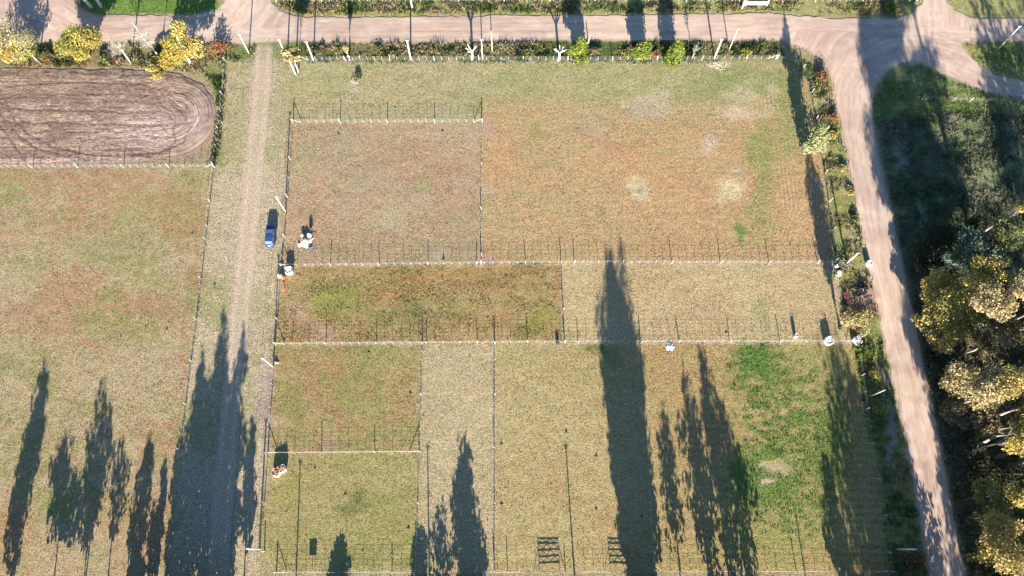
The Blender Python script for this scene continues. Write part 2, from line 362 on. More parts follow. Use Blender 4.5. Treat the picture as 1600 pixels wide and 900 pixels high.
def np_mesh(name, verts, faces, cols=None, smooth=False):
    verts = np.asarray(verts, np.float32); faces = np.asarray(faces, np.int32); n = faces.shape[1]
    me = bpy.data.meshes.new(name)
    me.vertices.add(len(verts)); me.vertices.foreach_set("co", verts.ravel())
    me.loops.add(faces.size); me.loops.foreach_set("vertex_index", faces.ravel())
    me.polygons.add(len(faces)); me.polygons.foreach_set("loop_start", np.arange(0, faces.size, n, dtype=np.int32))
    if smooth: me.polygons.foreach_set("use_smooth", np.ones(len(faces), bool))
    me.update(calc_edges=True)
    if cols is not None: set_col(me, cols)
    return me

def set_col(me, cols):
    a = me.attributes.new("Col", 'FLOAT_COLOR', 'POINT')
    c = np.ones((len(cols), 4), np.float32); c[:, :3] = np.clip(cols, 0, 1)
    a.data.foreach_set("color", c.ravel())

def set_vec(me, name, v):
    a = me.attributes.new(name, 'FLOAT_VECTOR', 'POINT'); a.data.foreach_set("vector", np.asarray(v, np.float32).ravel())

class MB:
    def __init__(self): self.v = []; self.f = []
    def add(self, vs, fs):
        o = len(self.v); self.v += [tuple(p) for p in vs]; self.f += [tuple(i + o for i in f) for f in fs]
    def box(self, c, s, rz=0.0, mat=None):
        x, y, z = s[0] / 2, s[1] / 2, s[2] / 2
        vs = [Vector(p) for p in ((-x, -y, -z), (x, -y, -z), (x, y, -z), (-x, y, -z), (-x, -y, z), (x, -y, z), (x, y, z), (-x, y, z))]
        r = Matrix.Rotation(rz, 3, 'Z') if mat is None else mat
        self.add([r @ p + Vector(c) for p in vs], [(0, 3, 2, 1), (4, 5, 6, 7), (0, 1, 5, 4), (1, 2, 6, 5), (2, 3, 7, 6), (3, 0, 4, 7)])
    def tube(self, pts, radii, n=6, cap=True):
        pts = [Vector(p) for p in pts]
        if not hasattr(radii, '__len__'): radii = [radii] * len(pts)
        vs = []; fs = []
        for i, p in enumerate(pts):
            d = (pts[min(i + 1, len(pts) - 1)] - pts[max(i - 1, 0)])
            d = d.normalized() if d.length > 1e-9 else Vector((0, 0, 1))
            a = d.cross(Vector((0, 0, 1)))
            a = a.normalized() if a.length > 1e-3 else Vector((1, 0, 0))
            b = d.cross(a)
            for k in range(n):
                t = 2 * math.pi * k / n
                vs.append(p + (a * math.cos(t) + b * math.sin(t)) * radii[i])
        for i in range(len(pts) - 1):
            for k in range(n):
                fs.append((i * n + k, i * n + (k + 1) % n, (i + 1) * n + (k + 1) % n, (i + 1) * n + k))
        if cap:
            fs.append(tuple(range(n - 1, -1, -1))); fs.append(tuple((len(pts) - 1) * n + k for k in range(n)))
        self.add(vs, fs)
    def mesh(self, name, smooth=False):
        me = bpy.data.meshes.new(name); me.from_pydata(self.v, [], self.f); me.update()
        if smooth: me.polygons.foreach_set("use_smooth", [True] * len(me.polygons))
        return me
    def obj(self, name, mat, parent=None, smooth=False):
        return link_mesh(name, self.mesh(name, smooth), mat, parent)

def tag(o, label, cat, group=None):
    o['label'] = label; o['category'] = cat
    if group: o['group'] = group
    return o

def thing(name, label, cat, loc=(0, 0, 0), rz=0.0, group=None):
    o = bpy.data.objects.new(name, None); C.objects.link(o); o.empty_display_size = .3
    o.location = loc; o.rotation_euler = (0, 0, rz)
    return tag(o, label, cat, group)

def share(name, me, parent, loc=(0, 0, 0), rot=(0, 0, 0), scale=None):
    o = bpy.data.objects.new(name, me); C.objects.link(o); o.parent = parent; o.location = loc; o.rotation_euler = rot
    if scale: o.scale = scale
    return o

# ------------------------------------------------------------------ the ground sheet
def axis(lo, hi, step):
    a = np.arange(lo, hi + step / 2, step)
    out = [hi + 4, hi + 12, hi + 40, hi + 150, hi + 600, hi + 2500]
    inn = [lo - 2500, lo - 600, lo - 150, lo - 40, lo - 12, lo - 4]
    return np.concatenate([inn, a, out])

gx = axis(-108, 108, .36); gy = axis(-12, 108, .30)
X, Y = np.meshgrid(gx, gy); xx, yy = X.ravel(), Y.ravel()
far = (np.abs(xx) > 125) | (yy < -30) | (yy > 130)
qx = np.clip(xx, -125, 125); qy = np.clip(yy, -30, 125)
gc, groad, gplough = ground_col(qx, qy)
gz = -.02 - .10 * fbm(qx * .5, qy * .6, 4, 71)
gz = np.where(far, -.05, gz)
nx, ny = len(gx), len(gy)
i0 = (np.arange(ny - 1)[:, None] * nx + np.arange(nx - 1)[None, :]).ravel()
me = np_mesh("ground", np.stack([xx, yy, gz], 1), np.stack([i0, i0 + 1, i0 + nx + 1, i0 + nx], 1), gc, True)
o = link_mesh("ground", me, M['grass']); o['kind'] = 'structure'

def resample(poly, step, closed=True):
    out = []; n = len(poly)
    for i in range(n if closed else n - 1):
        a = np.array(poly[i], float); b = np.array(poly[(i + 1) % n], float); k = max(1, int(np.hypot(*(b - a)) / step))
        for j in range(k): out.append(a + (b - a) * j / k)
    return out

def sheet(name, poly_px, step, z, seed, mat, suv_line=None, relief=None):
    pts = np.array(resample(poly_px, 5.0))
    wx, wy = G(pts[:, 0], pts[:, 1])
    jx = (fbm(wx * .8, wy * .8, 3, seed) - .5) * .9; jy = (fbm(wx * .8 + 9, wy * .8, 3, seed + 5) - .5) * .9
    bx, by = wx + jx, wy + jy
    B = np.stack([bx, by], 1)
    xs = np.arange(bx.min(), bx.max(), step); ys = np.arange(by.min(), by.max(), step)
    rs = np.random.RandomState(seed)
    XX, YY = np.meshgrid(xs, ys); XX = XX.ravel() + rs.uniform(-.1, .1, XX.size) * step; YY = YY.ravel() + rs.uniform(-.1, .1, YY.size) * step
    ok = sdf(XX, YY, B) > step * .5
    V = [Vector(p) for p in B] + [Vector(p) for p in np.stack([XX[ok], YY[ok]], 1)]
    n = len(B)
    vo, eo, fo, *_ = delaunay_2d_cdt(V, [(i, (i + 1) % n) for i in range(n)], [], 1, 1e-5)
    v = np.array([(p.x, p.y) for p in vo]); f = np.array([t for t in fo if len(t) == 3])
    a, b, c = v[f[:, 0]], v[f[:, 1]], v[f[:, 2]]
    ar = (b[:, 0] - a[:, 0]) * (c[:, 1] - a[:, 1]) - (b[:, 1] - a[:, 1]) * (c[:, 0] - a[:, 0])
    f[ar < 0] = f[ar < 0][:, ::-1]
    col, t, dp = ground_col(v[:, 0], v[:, 1])
    zz = np.full(len(v), z)
    if suv_line is not None:
        lw = [tuple(float(q) for q in G(*p)) for p in suv_line]
        d, al = pdist(v[:, 0], v[:, 1], lw)
    else:
        d, al = v[:, 1].copy(), v[:, 0].copy()
    if relief is not None: zz, col = relief(v, z, col, d, al)
    me = np_mesh(name, np.column_stack([v, zz]), f, col, True)
    set_vec(me, "suv", np.stack([al, d, np.zeros_like(d)], 1))
    o = link_mesh(name, me, mat); o['kind'] = 'structure'
    return o

def road_relief(v, z, col, d, al):
    s = fbm(al * .05, d * 1.6, 3, 91); s2 = fbm(al * .03 + 7, d * .7, 3, 97)
    return np.full(len(v), z), col * (1 + (s - .5) * .40 + (s2 - .5) * .2)[:, None]

sheet("dirt_road", MAIN, .6, .004, 5, M['dirt'], None, road_relief)
sheet("dirt_side_road", WSIDE, .6, .008, 6, M['dirt'], [(62, -45), (70, 5), (110, 36), (200, 44)], road_relief)
sheet("dirt_side_road", MSIDE, .6, .008, 7, M['dirt'], [(386, -45), (384, 5), (365, 28), (300, 40)], road_relief)
sheet("dirt_side_road", ESIDE, .6, .008, 8, M['dirt'], [(1460, -45), (1460, 60)], road_relief)
sheet("dirt_cross_road", RIGHT, .6, .012, 9, M['dirt'], [(1600, 140), (1545, 128), (1490, 100), (1440, 84), (1400, 86), (1365, 105), (1345, 140), (1340, 200), (1358, 300), (1390, 440), (1424, 600), (1450, 740), (1486, 930)], road_relief)

def plough_relief(v, z, col, d, al):
    px, py = P(v[:, 0], v[:, 1])
    e = sdf(v[:, 0], v[:, 1], [tuple(float(q) for q in G(*p)) for p in PLOUGH])
    n = fbm(v[:, 0] * .25, v[:, 1] * .5, 4, 61); n2 = fbm(v[:, 0] * .9, v[:, 1] * 1.6, 4, 67); n3 = fbm(al * .02 + e * .02, e * .9, 3, 63)
    ph = e + (n - .5) * 1.7 + .45 * np.sin(al * .12) + .2 * np.sin(al * .31 + 1)
    fur = np.clip(1 - np.abs(((ph / 1.3) % 1.0) - .5) / .13, 0, 1) * sstep(.40, .54, n3)
    fur2 = np.clip(1 - np.abs((((e + (n - .5) * .5) / .83 + .3) % 1.0) - .5) / .12, 0, 1) * sstep(.44, .54, fbm(al * .03 + 9, e * 1.3, 3, 69))
    fine = .5 + .5 * np.sin(ph * 2 * math.pi / .62)
    arcs = np.zeros(len(v))
    for L in ([(-12, 148), (6, 184), (28, 210), (60, 232), (112, 245), (210, 251)], [(6, 148), (18, 180), (42, 207), (82, 228), (140, 240), (260, 245)], [(-20, 176), (4, 200), (24, 226), (40, 252)],
              [(250, 160), (264, 176), (272, 196), (274, 222), (250, 238), (180, 246)], [(262, 150), (284, 170), (294, 196), (288, 220), (262, 234)], [(0, 170), (90, 172), (190, 176), (290, 174)], [(0, 191), (120, 193), (220, 196), (300, 194)], [(10, 134), (120, 128), (220, 132), (286, 146), (304, 162)]):
        dd, aa = pdist(v[:, 0] + (n2 - .5) * .9, v[:, 1] + (n - .5) * 1.2, [tuple(float(q) for q in G(*p)) for p in resample(L, 9, False) + [np.array(L[-1])]])
        arcs = np.maximum(arcs, sstep(.26, .06, np.abs(dd)) * sstep(.3, .5, n2 * .5 + n * .5))
    fur = np.maximum(fur, arcs)
    amp = sstep(0, 1.2, e)
    zz = z + amp * (.05 + .035 * fine * n3 + .07 * n2 - .08 * fur - .06 * fur2 + .09 * fbm(v[:, 0] * 1.6, v[:, 1] * 1.8, 2, 73))
    base = np.tile(lin((152, 128, 106)), (len(v), 1))
    base = mix(base, lin((180, 155, 126)), sstep(.42, .62, n) * .8)
    base = mix(base, lin((192, 170, 136)), sstep(.47, .6, n2) * sstep(.38, .55, n) * .7 * sstep(2, 6, e))
    pale = np.exp(-(((px - 240) / 70) ** 2 + ((py - 205) / 34) ** 2)) + np.exp(-(((px - 318) / 22) ** 2 + ((py - 185) / 40) ** 2)) + np.exp(-(((px - 150) / 200) ** 2 + ((py - 252) / 6) ** 2))
    base = mix(base, lin((206, 180, 156)), np.clip(pale * (.5 + n2), 0, 1) * .9)
    base = mix(base, lin((118, 96, 86)), sstep(2.6, .8, e) * sstep(.44, .56, n2) * .6)
    base = mix(base, lin((104, 82, 74)), np.maximum(fur, fur2 * .8) * .66)
    base = mix(col * KG, base, sstep(-.1, 1.5, e + (n2 - .5) * 3.2 + (n - .5) * 1.5))
    return zz, base / KG

sheet("ploughed_field", PLOUGH, .24, .02, 12, M['soil'], [(-120, 183), (270, 182)], plough_relief)

# the lane's wheel tracks lie on the grass as a thin sheet of packed soil
tk = [np.array(G(*p)) for p in resample(TRACK, 4.0, False)]
vs = []; fs = []; W = np.linspace(-1.7, 1.7, 16)
for i, p in enumerate(tk):
    q = tk[min(i + 1, len(tk) - 1)] - tk[max(i - 1, 0)]; q = q / np.hypot(*q); nrm = np.array((-q[1], q[0]))
    for w in W: vs.append((*(p + nrm * w), .006 + .004 * math.cos(w * 1.2)))
for i in range(len(tk) - 1):
    for k in range(15): fs.append((i * 16 + k + 1, i * 16 + k, (i + 1) * 16 + k, (i + 1) * 16 + k + 1))
vs = np.array(vs)
me = np_mesh("farm_track", vs, fs, ground_col(vs[:, 0], vs[:, 1])[0], True)
o = link_mesh("farm_track", me, ground_mat("packed_track", None, (1.5, .9), .42, .8, 9.0, .11)); o['kind'] = 'structure'

# ------------------------------------------------------------------ grass and weeds that nobody could count
def blades(name, x, y, h, w, cols, nb, seed, spread=.5, mat=None, lean=.6, z0=-.04):
    rs = np.random.RandomState(seed); n = len(x) * nb
    bx = np.repeat(x, nb) + rs.normal(0, 1, n) * np.repeat(w, nb) * spread; by = np.repeat(y, nb) + rs.normal(0, 1, n) * np.repeat(w, nb) * spread
    hh = np.repeat(h, nb) * rs.uniform(.5, 1.1, n); a = rs.uniform(0, 2 * math.pi, n); ww = np.repeat(w, nb) * rs.uniform(.35, .7, n)
    d = rs.uniform(0, 2 * math.pi, n); ln = hh * rs.uniform(.1, 1, n) * lean
    V = np.empty((n, 3, 3)); zb = np.full(n, z0)
    V[:, 0] = np.stack([bx - np.cos(a) * ww, by - np.sin(a) * ww, zb + hh * rs.uniform(0, .25, n)], 1)
    V[:, 1] = np.stack([bx + np.cos(a) * ww, by + np.sin(a) * ww, zb + hh * rs.uniform(0, .25, n)], 1)
    V[:, 2] = np.stack([bx + np.cos(d) * ln, by + np.sin(d) * ln, zb + hh], 1)
    c = np.repeat(cols, nb, 0) * rs.uniform(.7, 1.25, n)[:, None]
    me = np_mesh(name, V.reshape(-1, 3), np.arange(n * 3).reshape(-1, 3), np.repeat(c, 3, 0))
    o = link_mesh(name, me, mat or M['blade']); o['kind'] = 'stuff'
    return o

def scatter(poly_px, dens, seed):
    p = np.array(poly_px, float); wx, wy = G(p[:, 0], p[:, 1]); rs = np.random.RandomState(seed)
    n = int((wx.max() - wx.min()) * (wy.max() - wy.min()) * dens)
    x = rs.uniform(wx.min(), wx.max(), n); y = rs.uniform(wy.min(), wy.max(), n)
    ok = sdf(x, y, np.stack([wx, wy], 1)) > 0
    return x[ok], y[ok], rs

def off_road(x, y, m=-2.0):
    px, py = P(x, y)
    return (road_d(px, py) < m) & (sdf(px, py, PLOUGH) < m)

# thin dry grass over every paddock
x, y, rs = scatter([(-60, -40), (1660, -40), (1620, 915), (-20, 915)], 11.0, 100)
ok = off_road(x, y); x, y = x[ok], y[ok]
dt, _ = pdist(*P(x, y), TRACK); keep = (np.random.RandomState(8).rand(len(x)) < (.12 + .88 * sstep(1, 7, np.abs(np.abs(dt) - 8) + (fbm(x * .5, y * .5, 3, 9) - .5) * 8))) & (np.random.RandomState(9).rand(len(x)) < .35 + 1.3 * (fbm(x * .16, y * .2, 4, 19) - .3) * 2); x, y = x[keep], y[keep]
gcol = ground_col(x, y)[0]
rs = np.random.RandomState(101); cl = fbm(x * .7, y * .9, 3, 83)
blades("dry_grass", x, y, .05 + .16 * cl * rs.uniform(.4, 1.3, len(x)), np.full(len(x), .10), gcol * np.random.RandomState(103).choice([.6, .8, .95, 1.1], len(x))[:, None], 1, 102)
o = bpy.data.objects["dry_grass"]; o['label'] = "short dry tan and green pasture grass across the fenced paddocks"
# longer rough grass in the middle paddock and green lush patches
x, y, rs = scatter(FC, 16, 110); k = fbm(x * .35, y * .5, 4, 85) > .46; x, y = x[k], y[k]
blades("rough_grass", x, y, rs.uniform(.05, .17, len(x)), np.full(len(x), .11), ground_col(x, y)[0] * 1.05, 2, 112)['label'] = "longer rough russet and green grass in the narrow middle paddock"

x, y, rs = scatter([(1040, 538), (1340, 538), (1400, 893), (1020, 893)], 26, 115); gc2 = ground_col(x, y)[0]; k = gc2[:, 1] / gc2[:, 0] > .98; x, y, gc2 = x[k], y[k], gc2[k]
blades("lush_grass", x, y, .04 + .2 * fbm(x * .6, y * .7, 3, 87) * rs.uniform(.3, 1.2, len(x)), np.full(len(x), .10), gc2 * 1.2, 2, 117)['label'] = "lush green grass patch in the lower right paddock"

def weeds(name, label, poly, dens, hr, palette, seed, nb=5, w=.16, thr=.42, freq=.35, lean=.7):
    x, y, rs = scatter(poly, dens, seed); n = fbm(x * freq, y * freq * 1.2, 4, seed + 3); ok = (n > thr) & off_road(x, y, -3); x, y, n = x[ok], y[ok], n[ok]
    pal = np.array(palette); k = rs.randint(0, len(pal), len(x)); sel = fbm(x * .25, y * .3, 3, seed + 9); k = np.clip(((sel - .3) / .4 * len(pal) + rs.normal(0, .8, len(x))).astype(int), 0, len(pal) - 1)
    h = hr[0] + (hr[1] - hr[0]) * np.clip((n - thr) / .25, 0, 1) * rs.uniform(.4, 1.1, len(x))
    o = blades(name, x, y, h, np.full(len(x), w), pal[k], nb, seed + 1, 1.0, None, lean); o['label'] = label
    return o

GRN = [(.05, .075, .02), (.085, .11, .03), (.13, .14, .05)]; TAN = [(.22, .19, .10), (.27, .22, .12), (.16, .12, .07)]; MIXC = GRN + TAN
weeds("ditch_weeds", "dense dark green and straw weeds in the ditch between road and top fence", [(480, 69), (1215, 67), (1218, 91), (480, 92)], 7, (.12, .75), [(.03, .045, .015)] + MIXC[:5], 120, 6, .17, .38)
weeds("roadside_weeds", "mixed green and yellow weeds along the cross road's left verge", RVERGE, 6, (.1, .7), MIXC, 130, 6, .16, .40)
weeds("roadside_weeds", "tall pale straw and green grass on the far verge of the dirt road", [(430, -30), (1430, -30), (1410, 26), (1200, 18), (1150, 19), (900, 21), (440, 24)], 7, (.1, .65), MIXC, 140, 6, .17, .36)
weeds("roadside_weeds", "weeds and brown stalks under the yellow trees beside the ploughed field", [(-60, 70), (345, 69), (352, 100), (345, 135), (318, 120), (270, 108), (-60, 106)], 7, (.12, .8), MIXC + [(.17, .09, .05)], 150, 6, .17, .38)
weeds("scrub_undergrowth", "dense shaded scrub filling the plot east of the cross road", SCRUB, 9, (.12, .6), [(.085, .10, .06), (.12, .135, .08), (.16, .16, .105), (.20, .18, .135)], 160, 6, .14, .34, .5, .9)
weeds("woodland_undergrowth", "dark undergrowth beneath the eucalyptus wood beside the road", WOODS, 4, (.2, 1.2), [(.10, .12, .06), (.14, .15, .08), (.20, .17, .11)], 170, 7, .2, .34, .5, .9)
weeds("verge_grass", "green grass on the verges around the road junction", [(1362, 165), (1390, 112), (1440, 100), (1500, 132), (1690, 168), (1690, 182), (1366, 192)], 8, (.06, .35), GRN[1:] + TAN[:2], 180, 4, .13, .36)
weeds("verge_grass", "green grass on the junction island beside the leaning pole", [(1508, 70), (1690, 68), (1690, 132), (1555, 112), (1524, 90)], 8, (.06, .3), GRN + TAN[:1], 185, 4, .13, .36)
weeds("lane_weeds", "weeds and pale stalks along the fence beside the ploughed field", [(330, 130), (353, 112), (347, 200), (338, 258), (328, 256), (336, 200)], 9, (.1, .7), MIXC, 190, 6, .15, .36)
weeds("lane_weeds", "green plants at the mouth of the farm track by the white poles", [(356, 72), (400, 72), (396, 96), (356, 98)], 8, (.08, .4), GRN + TAN[:1], 192, 5, .15, .36)
weeds("fence_weeds", "green and bluish plants along the top paddock fence", [(480, 90), (1110, 91), (1110, 100), (480, 100)], 9, (.08, .45), [(.09, .13, .04), (.16, .17, .12), (.26, .25, .22)], 194, 5, .14, .36)

# ------------------------------------------------------------------ trees and bushes
def leaf_cloud(rs, lobes, n, size, pal, shell=.45, flat=.35):
    lobes = np.array(lobes, float); vol = (lobes[:, 3] * lobes[:, 4] * lobes[:, 5]) ** .67; p = vol / vol.sum()
    k = rs.choice(len(lobes), n, p=p); L = lobes[k]
    d = rs.normal(0, 1, (n, 3)); d /= np.linalg.norm(d, axis=1)[:, None]
    r = shell + (1.08 - shell) * rs.rand(n) ** .6
    c = L[:, :3] + d * r[:, None] * L[:, 3:6] + rs.normal(0, .06, (n, 3)) * L[:, 3:6]
    nor = rs.normal(0, 1, (n, 3)) + d * .8; nor[:, 2] += flat; nor /= np.linalg.norm(nor, axis=1)[:, None]
    a = np.cross(nor, rs.normal(0, 1, (n, 3))); a /= np.linalg.norm(a, axis=1)[:, None]; b = np.cross(nor, a)
    s = size * rs.uniform(.5, 1.35, n)[:, None] * rs.uniform(.75, 1.35, len(lobes))[k][:, None]; e = rs.uniform(.45, .8, n)[:, None]
    V = np.stack([c - a * s, c - b * s * e, c + a * s, c + b * s * e], 1)
    pal = np.array(pal); lk = rs.randint(0, len(pal), len(lobes)); q = np.where(rs.rand(n) < .65, lk[k], rs.randint(0, len(pal), n))
    col = pal[q] * rs.uniform(.7, 1.3, n)[:, None]
    return V.reshape(-1, 3), np.arange(n * 4).reshape(-1, 4), np.repeat(col, 4, 0)

def limbs(rs, base, top, r0, lobes, nside, kink=.25, twig=0):
    mb = MB(); br = MB(); base = Vector(base); top = Vector(top); n = 5; pts = []
    for i in range(n + 1):
        t = i / n; p = base.lerp(top, t)
        if 0 < i < n: p += Vector((rs.normal(0, kink), rs.normal(0, kink), 0)) * min(1, (top - base).length / 8)
        pts.append(p)
    mb.tube(pts, [r0 * (1.25 if i == 0 else 1 - .72 * i / n) for i in range(n + 1)], nside)
    for L in lobes:
        t = min(.92, max(.22, (L[2] - base.z) / max(.1, (top.z - base.z)) * .75 - .05)); i = int(t * n); p = pts[i].lerp(pts[i + 1], t * n - i)
        q = Vector(L[:3]); m = p.lerp(q, .5) + Vector((rs.normal(0, .15), rs.normal(0, .15), .15)); rr = r0 * (1 - .72 * t) * .36
        br.tube([p, m, q], [rr, rr * .6, rr * .22], max(4, nside - 2), False)
        for j in range(twig):
            d = Vector(rs.normal(0, 1, 3)); d.z = abs(d.z) * .8 + .2; d.normalize(); s = m.lerp(q, rs.uniform(.1, 1)); l = rs.uniform(.5, 1.1) * L[3]
            e = s + d * l; br.tube([s, s.lerp(e, .5) + Vector(rs.normal(0, .06, 3)), e], [.026, .016, .008], 3, False)
            for jj in range(3):
                s2 = s.lerp(e, rs.uniform(.3, 1)); d2 = (d + Vector(rs.normal(0, .6, 3))).normalized(); br.tube([s2, s2 + d2 * l * .45], [.012, .006], 3, False)
    return mb, br

def lobes_for(rs, shape, h, r, z0):
    out = []
    if shape == 'column':
        n = max(7, int((h - z0) / (r * .34)))
        for i in range(n):
            t = (i + .5) / n; rr = r * (1 - t ** 7) ** .85 * min(1, .55 + 2 * t) * rs.uniform(.75, 1.12) + .12; a = rs.uniform(0, 6.28); q = rr * rs.uniform(.2, .6)
            out.append((math.cos(a) * q, math.sin(a) * q, z0 + (h - z0) * t, rr * rs.uniform(.45, .8), rr * rs.uniform(.45, .8), (h - z0) / n * 1.7))
    elif shape == 'cone':
        n = 9
        for i in range(n):
            t = (i + .3) / n; rr = r * (1 - t) ** .7 + .15; a = rs.uniform(0, 6.28); q = rr * .25
            out.append((math.cos(a) * q, math.sin(a) * q, z0 + (h - z0) * t, rr * .85, rr * .85, (h - z0) / n * 1.1))
    else:
        n = 17 if shape == 'round' else 11
        zc = (h + z0) / 2; rz = (h - z0) / 2
        for i in range(n):
            d = rs.normal(0, 1, 3); d /= np.linalg.norm(d); q = rs.uniform(.35, .74); s = rs.uniform(.26, .46)
            out.append((d[0] * r * q, d[1] * r * q, zc + d[2] * rz * q, r * s, r * s, rz * s * (.9 if shape == 'round' else .6)))
    return out

LEAFPAL = {
    'lime': [(.15, .185, .035), (.19, .22, .045), (.10, .14, .025)], 'gold': [(.36, .29, .08), (.33, .24, .05), (.40, .335, .12), (.26, .25, .065)],
    'paleyellow': [(.36, .30, .13), (.30, .27, .12), (.40, .34, .16)], 'goldgreen': [(.30, .28, .06), (.21, .22, .05), (.38, .31, .08), (.34, .24, .07)],
    'pine': [(.10, .14, .095), (.13, .165, .11), (.08, .11, .07)], 'green': [(.085, .11, .045), (.12, .14, .05), (.16, .16, .06)],
    'yellow': [(.42, .325, .09), (.48, .375, .11), (.30, .25, .07)], 'olive': [(.26, .235, .065), (.33, .285, .08), (.38, .305, .095), (.18, .17, .05)],
    'tan': [(.38, .30, .10), (.44, .35, .13), (.29, .24, .08)], 'pale': [(.38, .305, .15), (.43, .345, .18), (.29, .235, .11)],
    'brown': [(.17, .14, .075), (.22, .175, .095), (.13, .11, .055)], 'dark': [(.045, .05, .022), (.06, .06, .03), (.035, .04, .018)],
    'willow': [(.28, .29, .14), (.33, .33, .18), (.22, .24, .10)], 'rust': [(.26, .12, .05), (.20, .10, .05), (.30, .18, .09)], 'straw': [(.30, .25, .10), (.34, .29, .14), (.22, .18, .08)],
    'poplar': [(.08, .09, .03), (.11, .11, .04), (.14, .12, .045)], 'silver': [(.22, .21, .18), (.27, .26, .23), (.17, .17, .13)],
}

def tree(name, label, base, h, r, z0, shape, pal, bark, n, size, seed, group=None, cat='tree', r0=None, lobes=None, top=None, twig=0, shell=.45, nside=7, trunk_name='trunk'):
    rs = np.random.RandomState(seed); t = thing(name, label, cat, (base[0], base[1], -.05), 0, group)
    lo = lobes or lobes_for(rs, shape, h, r, z0)
    tp = top or (rs.normal(0, .15 * r), rs.normal(0, .15 * r), z0 + (h - z0) * (.8 if shape in ('column', 'cone') else .55))
    if twig and not top: tp = (tp[0], tp[1], z0 + (h - z0) * .85)
    tm, bm_ = limbs(rs, (0, 0, 0), tp, r0 or max(.07, h * .016), lo, nside, .1, twig)
    tm.obj(trunk_name, bark, t, True); bm_.obj('branches', M['twig'] if twig else bark, t, True)
    if n:
        v, f, c = leaf_cloud(rs, lo, n, size, LEAFPAL[pal], shell)
        link_mesh("crown", np_mesh("crown", v, f, c), M['leaf'], t)
    return t

def bush(label, px, py, r, h, pal, n, size, seed, cat='bush', group=None, name='bush'):
    b = gv(px, py); rs = np.random.RandomState(seed); lo = []
    for i in range(7):
        a = rs.uniform(0, 6.28); q = rs.uniform(.1, .6) * r; s = rs.uniform(.35, .55)
        lo.append((math.cos(a) * q, math.sin(a) * q, h * rs.uniform(.25, .6), r * s, r * s, h * .4))
    t = thing(name, label, cat, (b.x, b.y, -.05), 0, group)
    mb = MB()
    for L in lo: mb.tube([(0, 0, 0), (L[0] * .5, L[1] * .5, L[2] * .7), L[:3]], [.05, .03, .012], 4, False)
    mb.obj("stem", M['dark_bark'], t)
    v, f, c = leaf_cloud(rs, lo, n, size, LEAFPAL[pal], .3); link_mesh("foliage", np_mesh("foliage", v, f, c), M['leaf'], t)
    return t

def at_height(px, py, z):
    x, y = G(px, py, z); return float(x), float(y)

# --- trees along the near side of the dirt road
tree('young_tree', "bright green young tree beside the dirt road, nearest the white pollards", gv(902, 96)[:2], 6.8, 1.75, .5, 'column', 'lime', M['grey_bark'], 3400, .2, 201, 'bright green roadside trees')
tree('young_tree', "bright green young tree left of the tallest-shadow pair by the ditch", gv(1003, 92)[:2], 5.2, 1.95, .5, 'round', 'lime', M['grey_bark'], 3000, .2, 202, 'bright green roadside trees')
tree('young_tree', "bright green young tree right beside the bare sapling at the ditch", gv(1048, 96)[:2], 6.0, 1.9, .4, 'column', 'lime', M['grey_bark'], 3200, .2, 203, 'bright green roadside trees')
tree('slim_tree', "small slim tree with pale yellow crown leaning over white trunk by the track mouth", gv(466, 112)[:2], 7.0, 1.9, 3.2, 'open', 'paleyellow', M['white_bark'], 1100, .2, 204, r0=.13)
tree('pollard_tree', "pollarded tree with whitewashed trunk and a small pale crown", gv(546, 93)[:2], 4.2, .75, 2.5, 'open', 'paleyellow', M['white_pole'], 420, .14, 205, 'pollarded roadside trees', r0=.2)

def pollard(label, px, py, seed, h=2.7, mat=None, n=6, l=1.2, r=.22):
    b = gv(px, py); rs = np.random.RandomState(seed); t = thing('pollard_tree', label, 'tree', (b.x, b.y, -.05), 0, 'pollarded roadside trees')
    mb = MB(); mb.tube([(0, 0, 0), (.03, 0, h * .5), (0, .03, h)], [r * 1.25, r, r * 1.1], 8); mb.obj('trunk', mat or M['white_pole'], t, True)
    for i in range(n):
        a = 6.28 * i / n + rs.uniform(-.3, .3); q = rs.uniform(.5, .9) * l; z = h + rs.uniform(.6, 1.0) * l; mb = MB()
        s = Vector((math.cos(a) * r * .4, math.sin(a) * r * .4, h - .12)); e = Vector((math.cos(a) * q, math.sin(a) * q, z)); mb.tube([s, s.lerp(e, .5) + Vector((0, 0, -.1)), e], [r * .5, r * .42, r * .3], 6); mb.obj('branch_stub', mat or M['white_pole'], t, True)
    return t
pollard("whitewashed pollard with bare stub branches beside the tall thin white pole", 738, 93, 211)
pollard("whitewashed pollard with stubby upright branches left of the first bright green tree", 873, 94, 212, 2.6, None, 7, 1.3)
tree('bare_tree', "small bare sapling with thin twigs right of the green trees", gv(1081, 92)[:2], 4.4, 1.2, 1.6, 'open', 'straw', M['twig'], 0, .1, 213, r0=.1, twig=6)

# --- autumn trees beside the ploughed field
tree('autumn_tree', "low golden shrubby tree at the left edge above the ploughed field", at_height(22, 80, 2.2), 5.0, 3.9, .5, 'round', 'gold', M['white_bark'], 4400, .145, 221, 'autumn trees above the ploughed field', r0=.16)
tree('autumn_tree', "tall thin-crowned tree with white trunk and sparse pale yellow leaves over the road", gv(60, 96)[:2], 10.8, 4.4, 2.6, 'open', 'paleyellow', M['grey_bark'], 3000, .13, 222, 'autumn trees above the ploughed field', r0=.15, twig=8)
tree('autumn_tree', "dense rounded tree turning from green to gold above the ploughed field", at_height(126, 72, 3.2), 7.2, 3.9, .5, 'round', 'goldgreen', M['grey_bark'], 9000, .15, 223, 'autumn trees above the ploughed field', r0=.16)
tree('bare_tree', "leafless white-trunked tree with grey twigs, shorter of two beside the golden tree", gv(205, 98)[:2], 7.6, 2.9, 2.6, 'open', 'silver', M['white_bark'], 160, .09, 224, 'bare white trees by the road', r0=.15, twig=12)
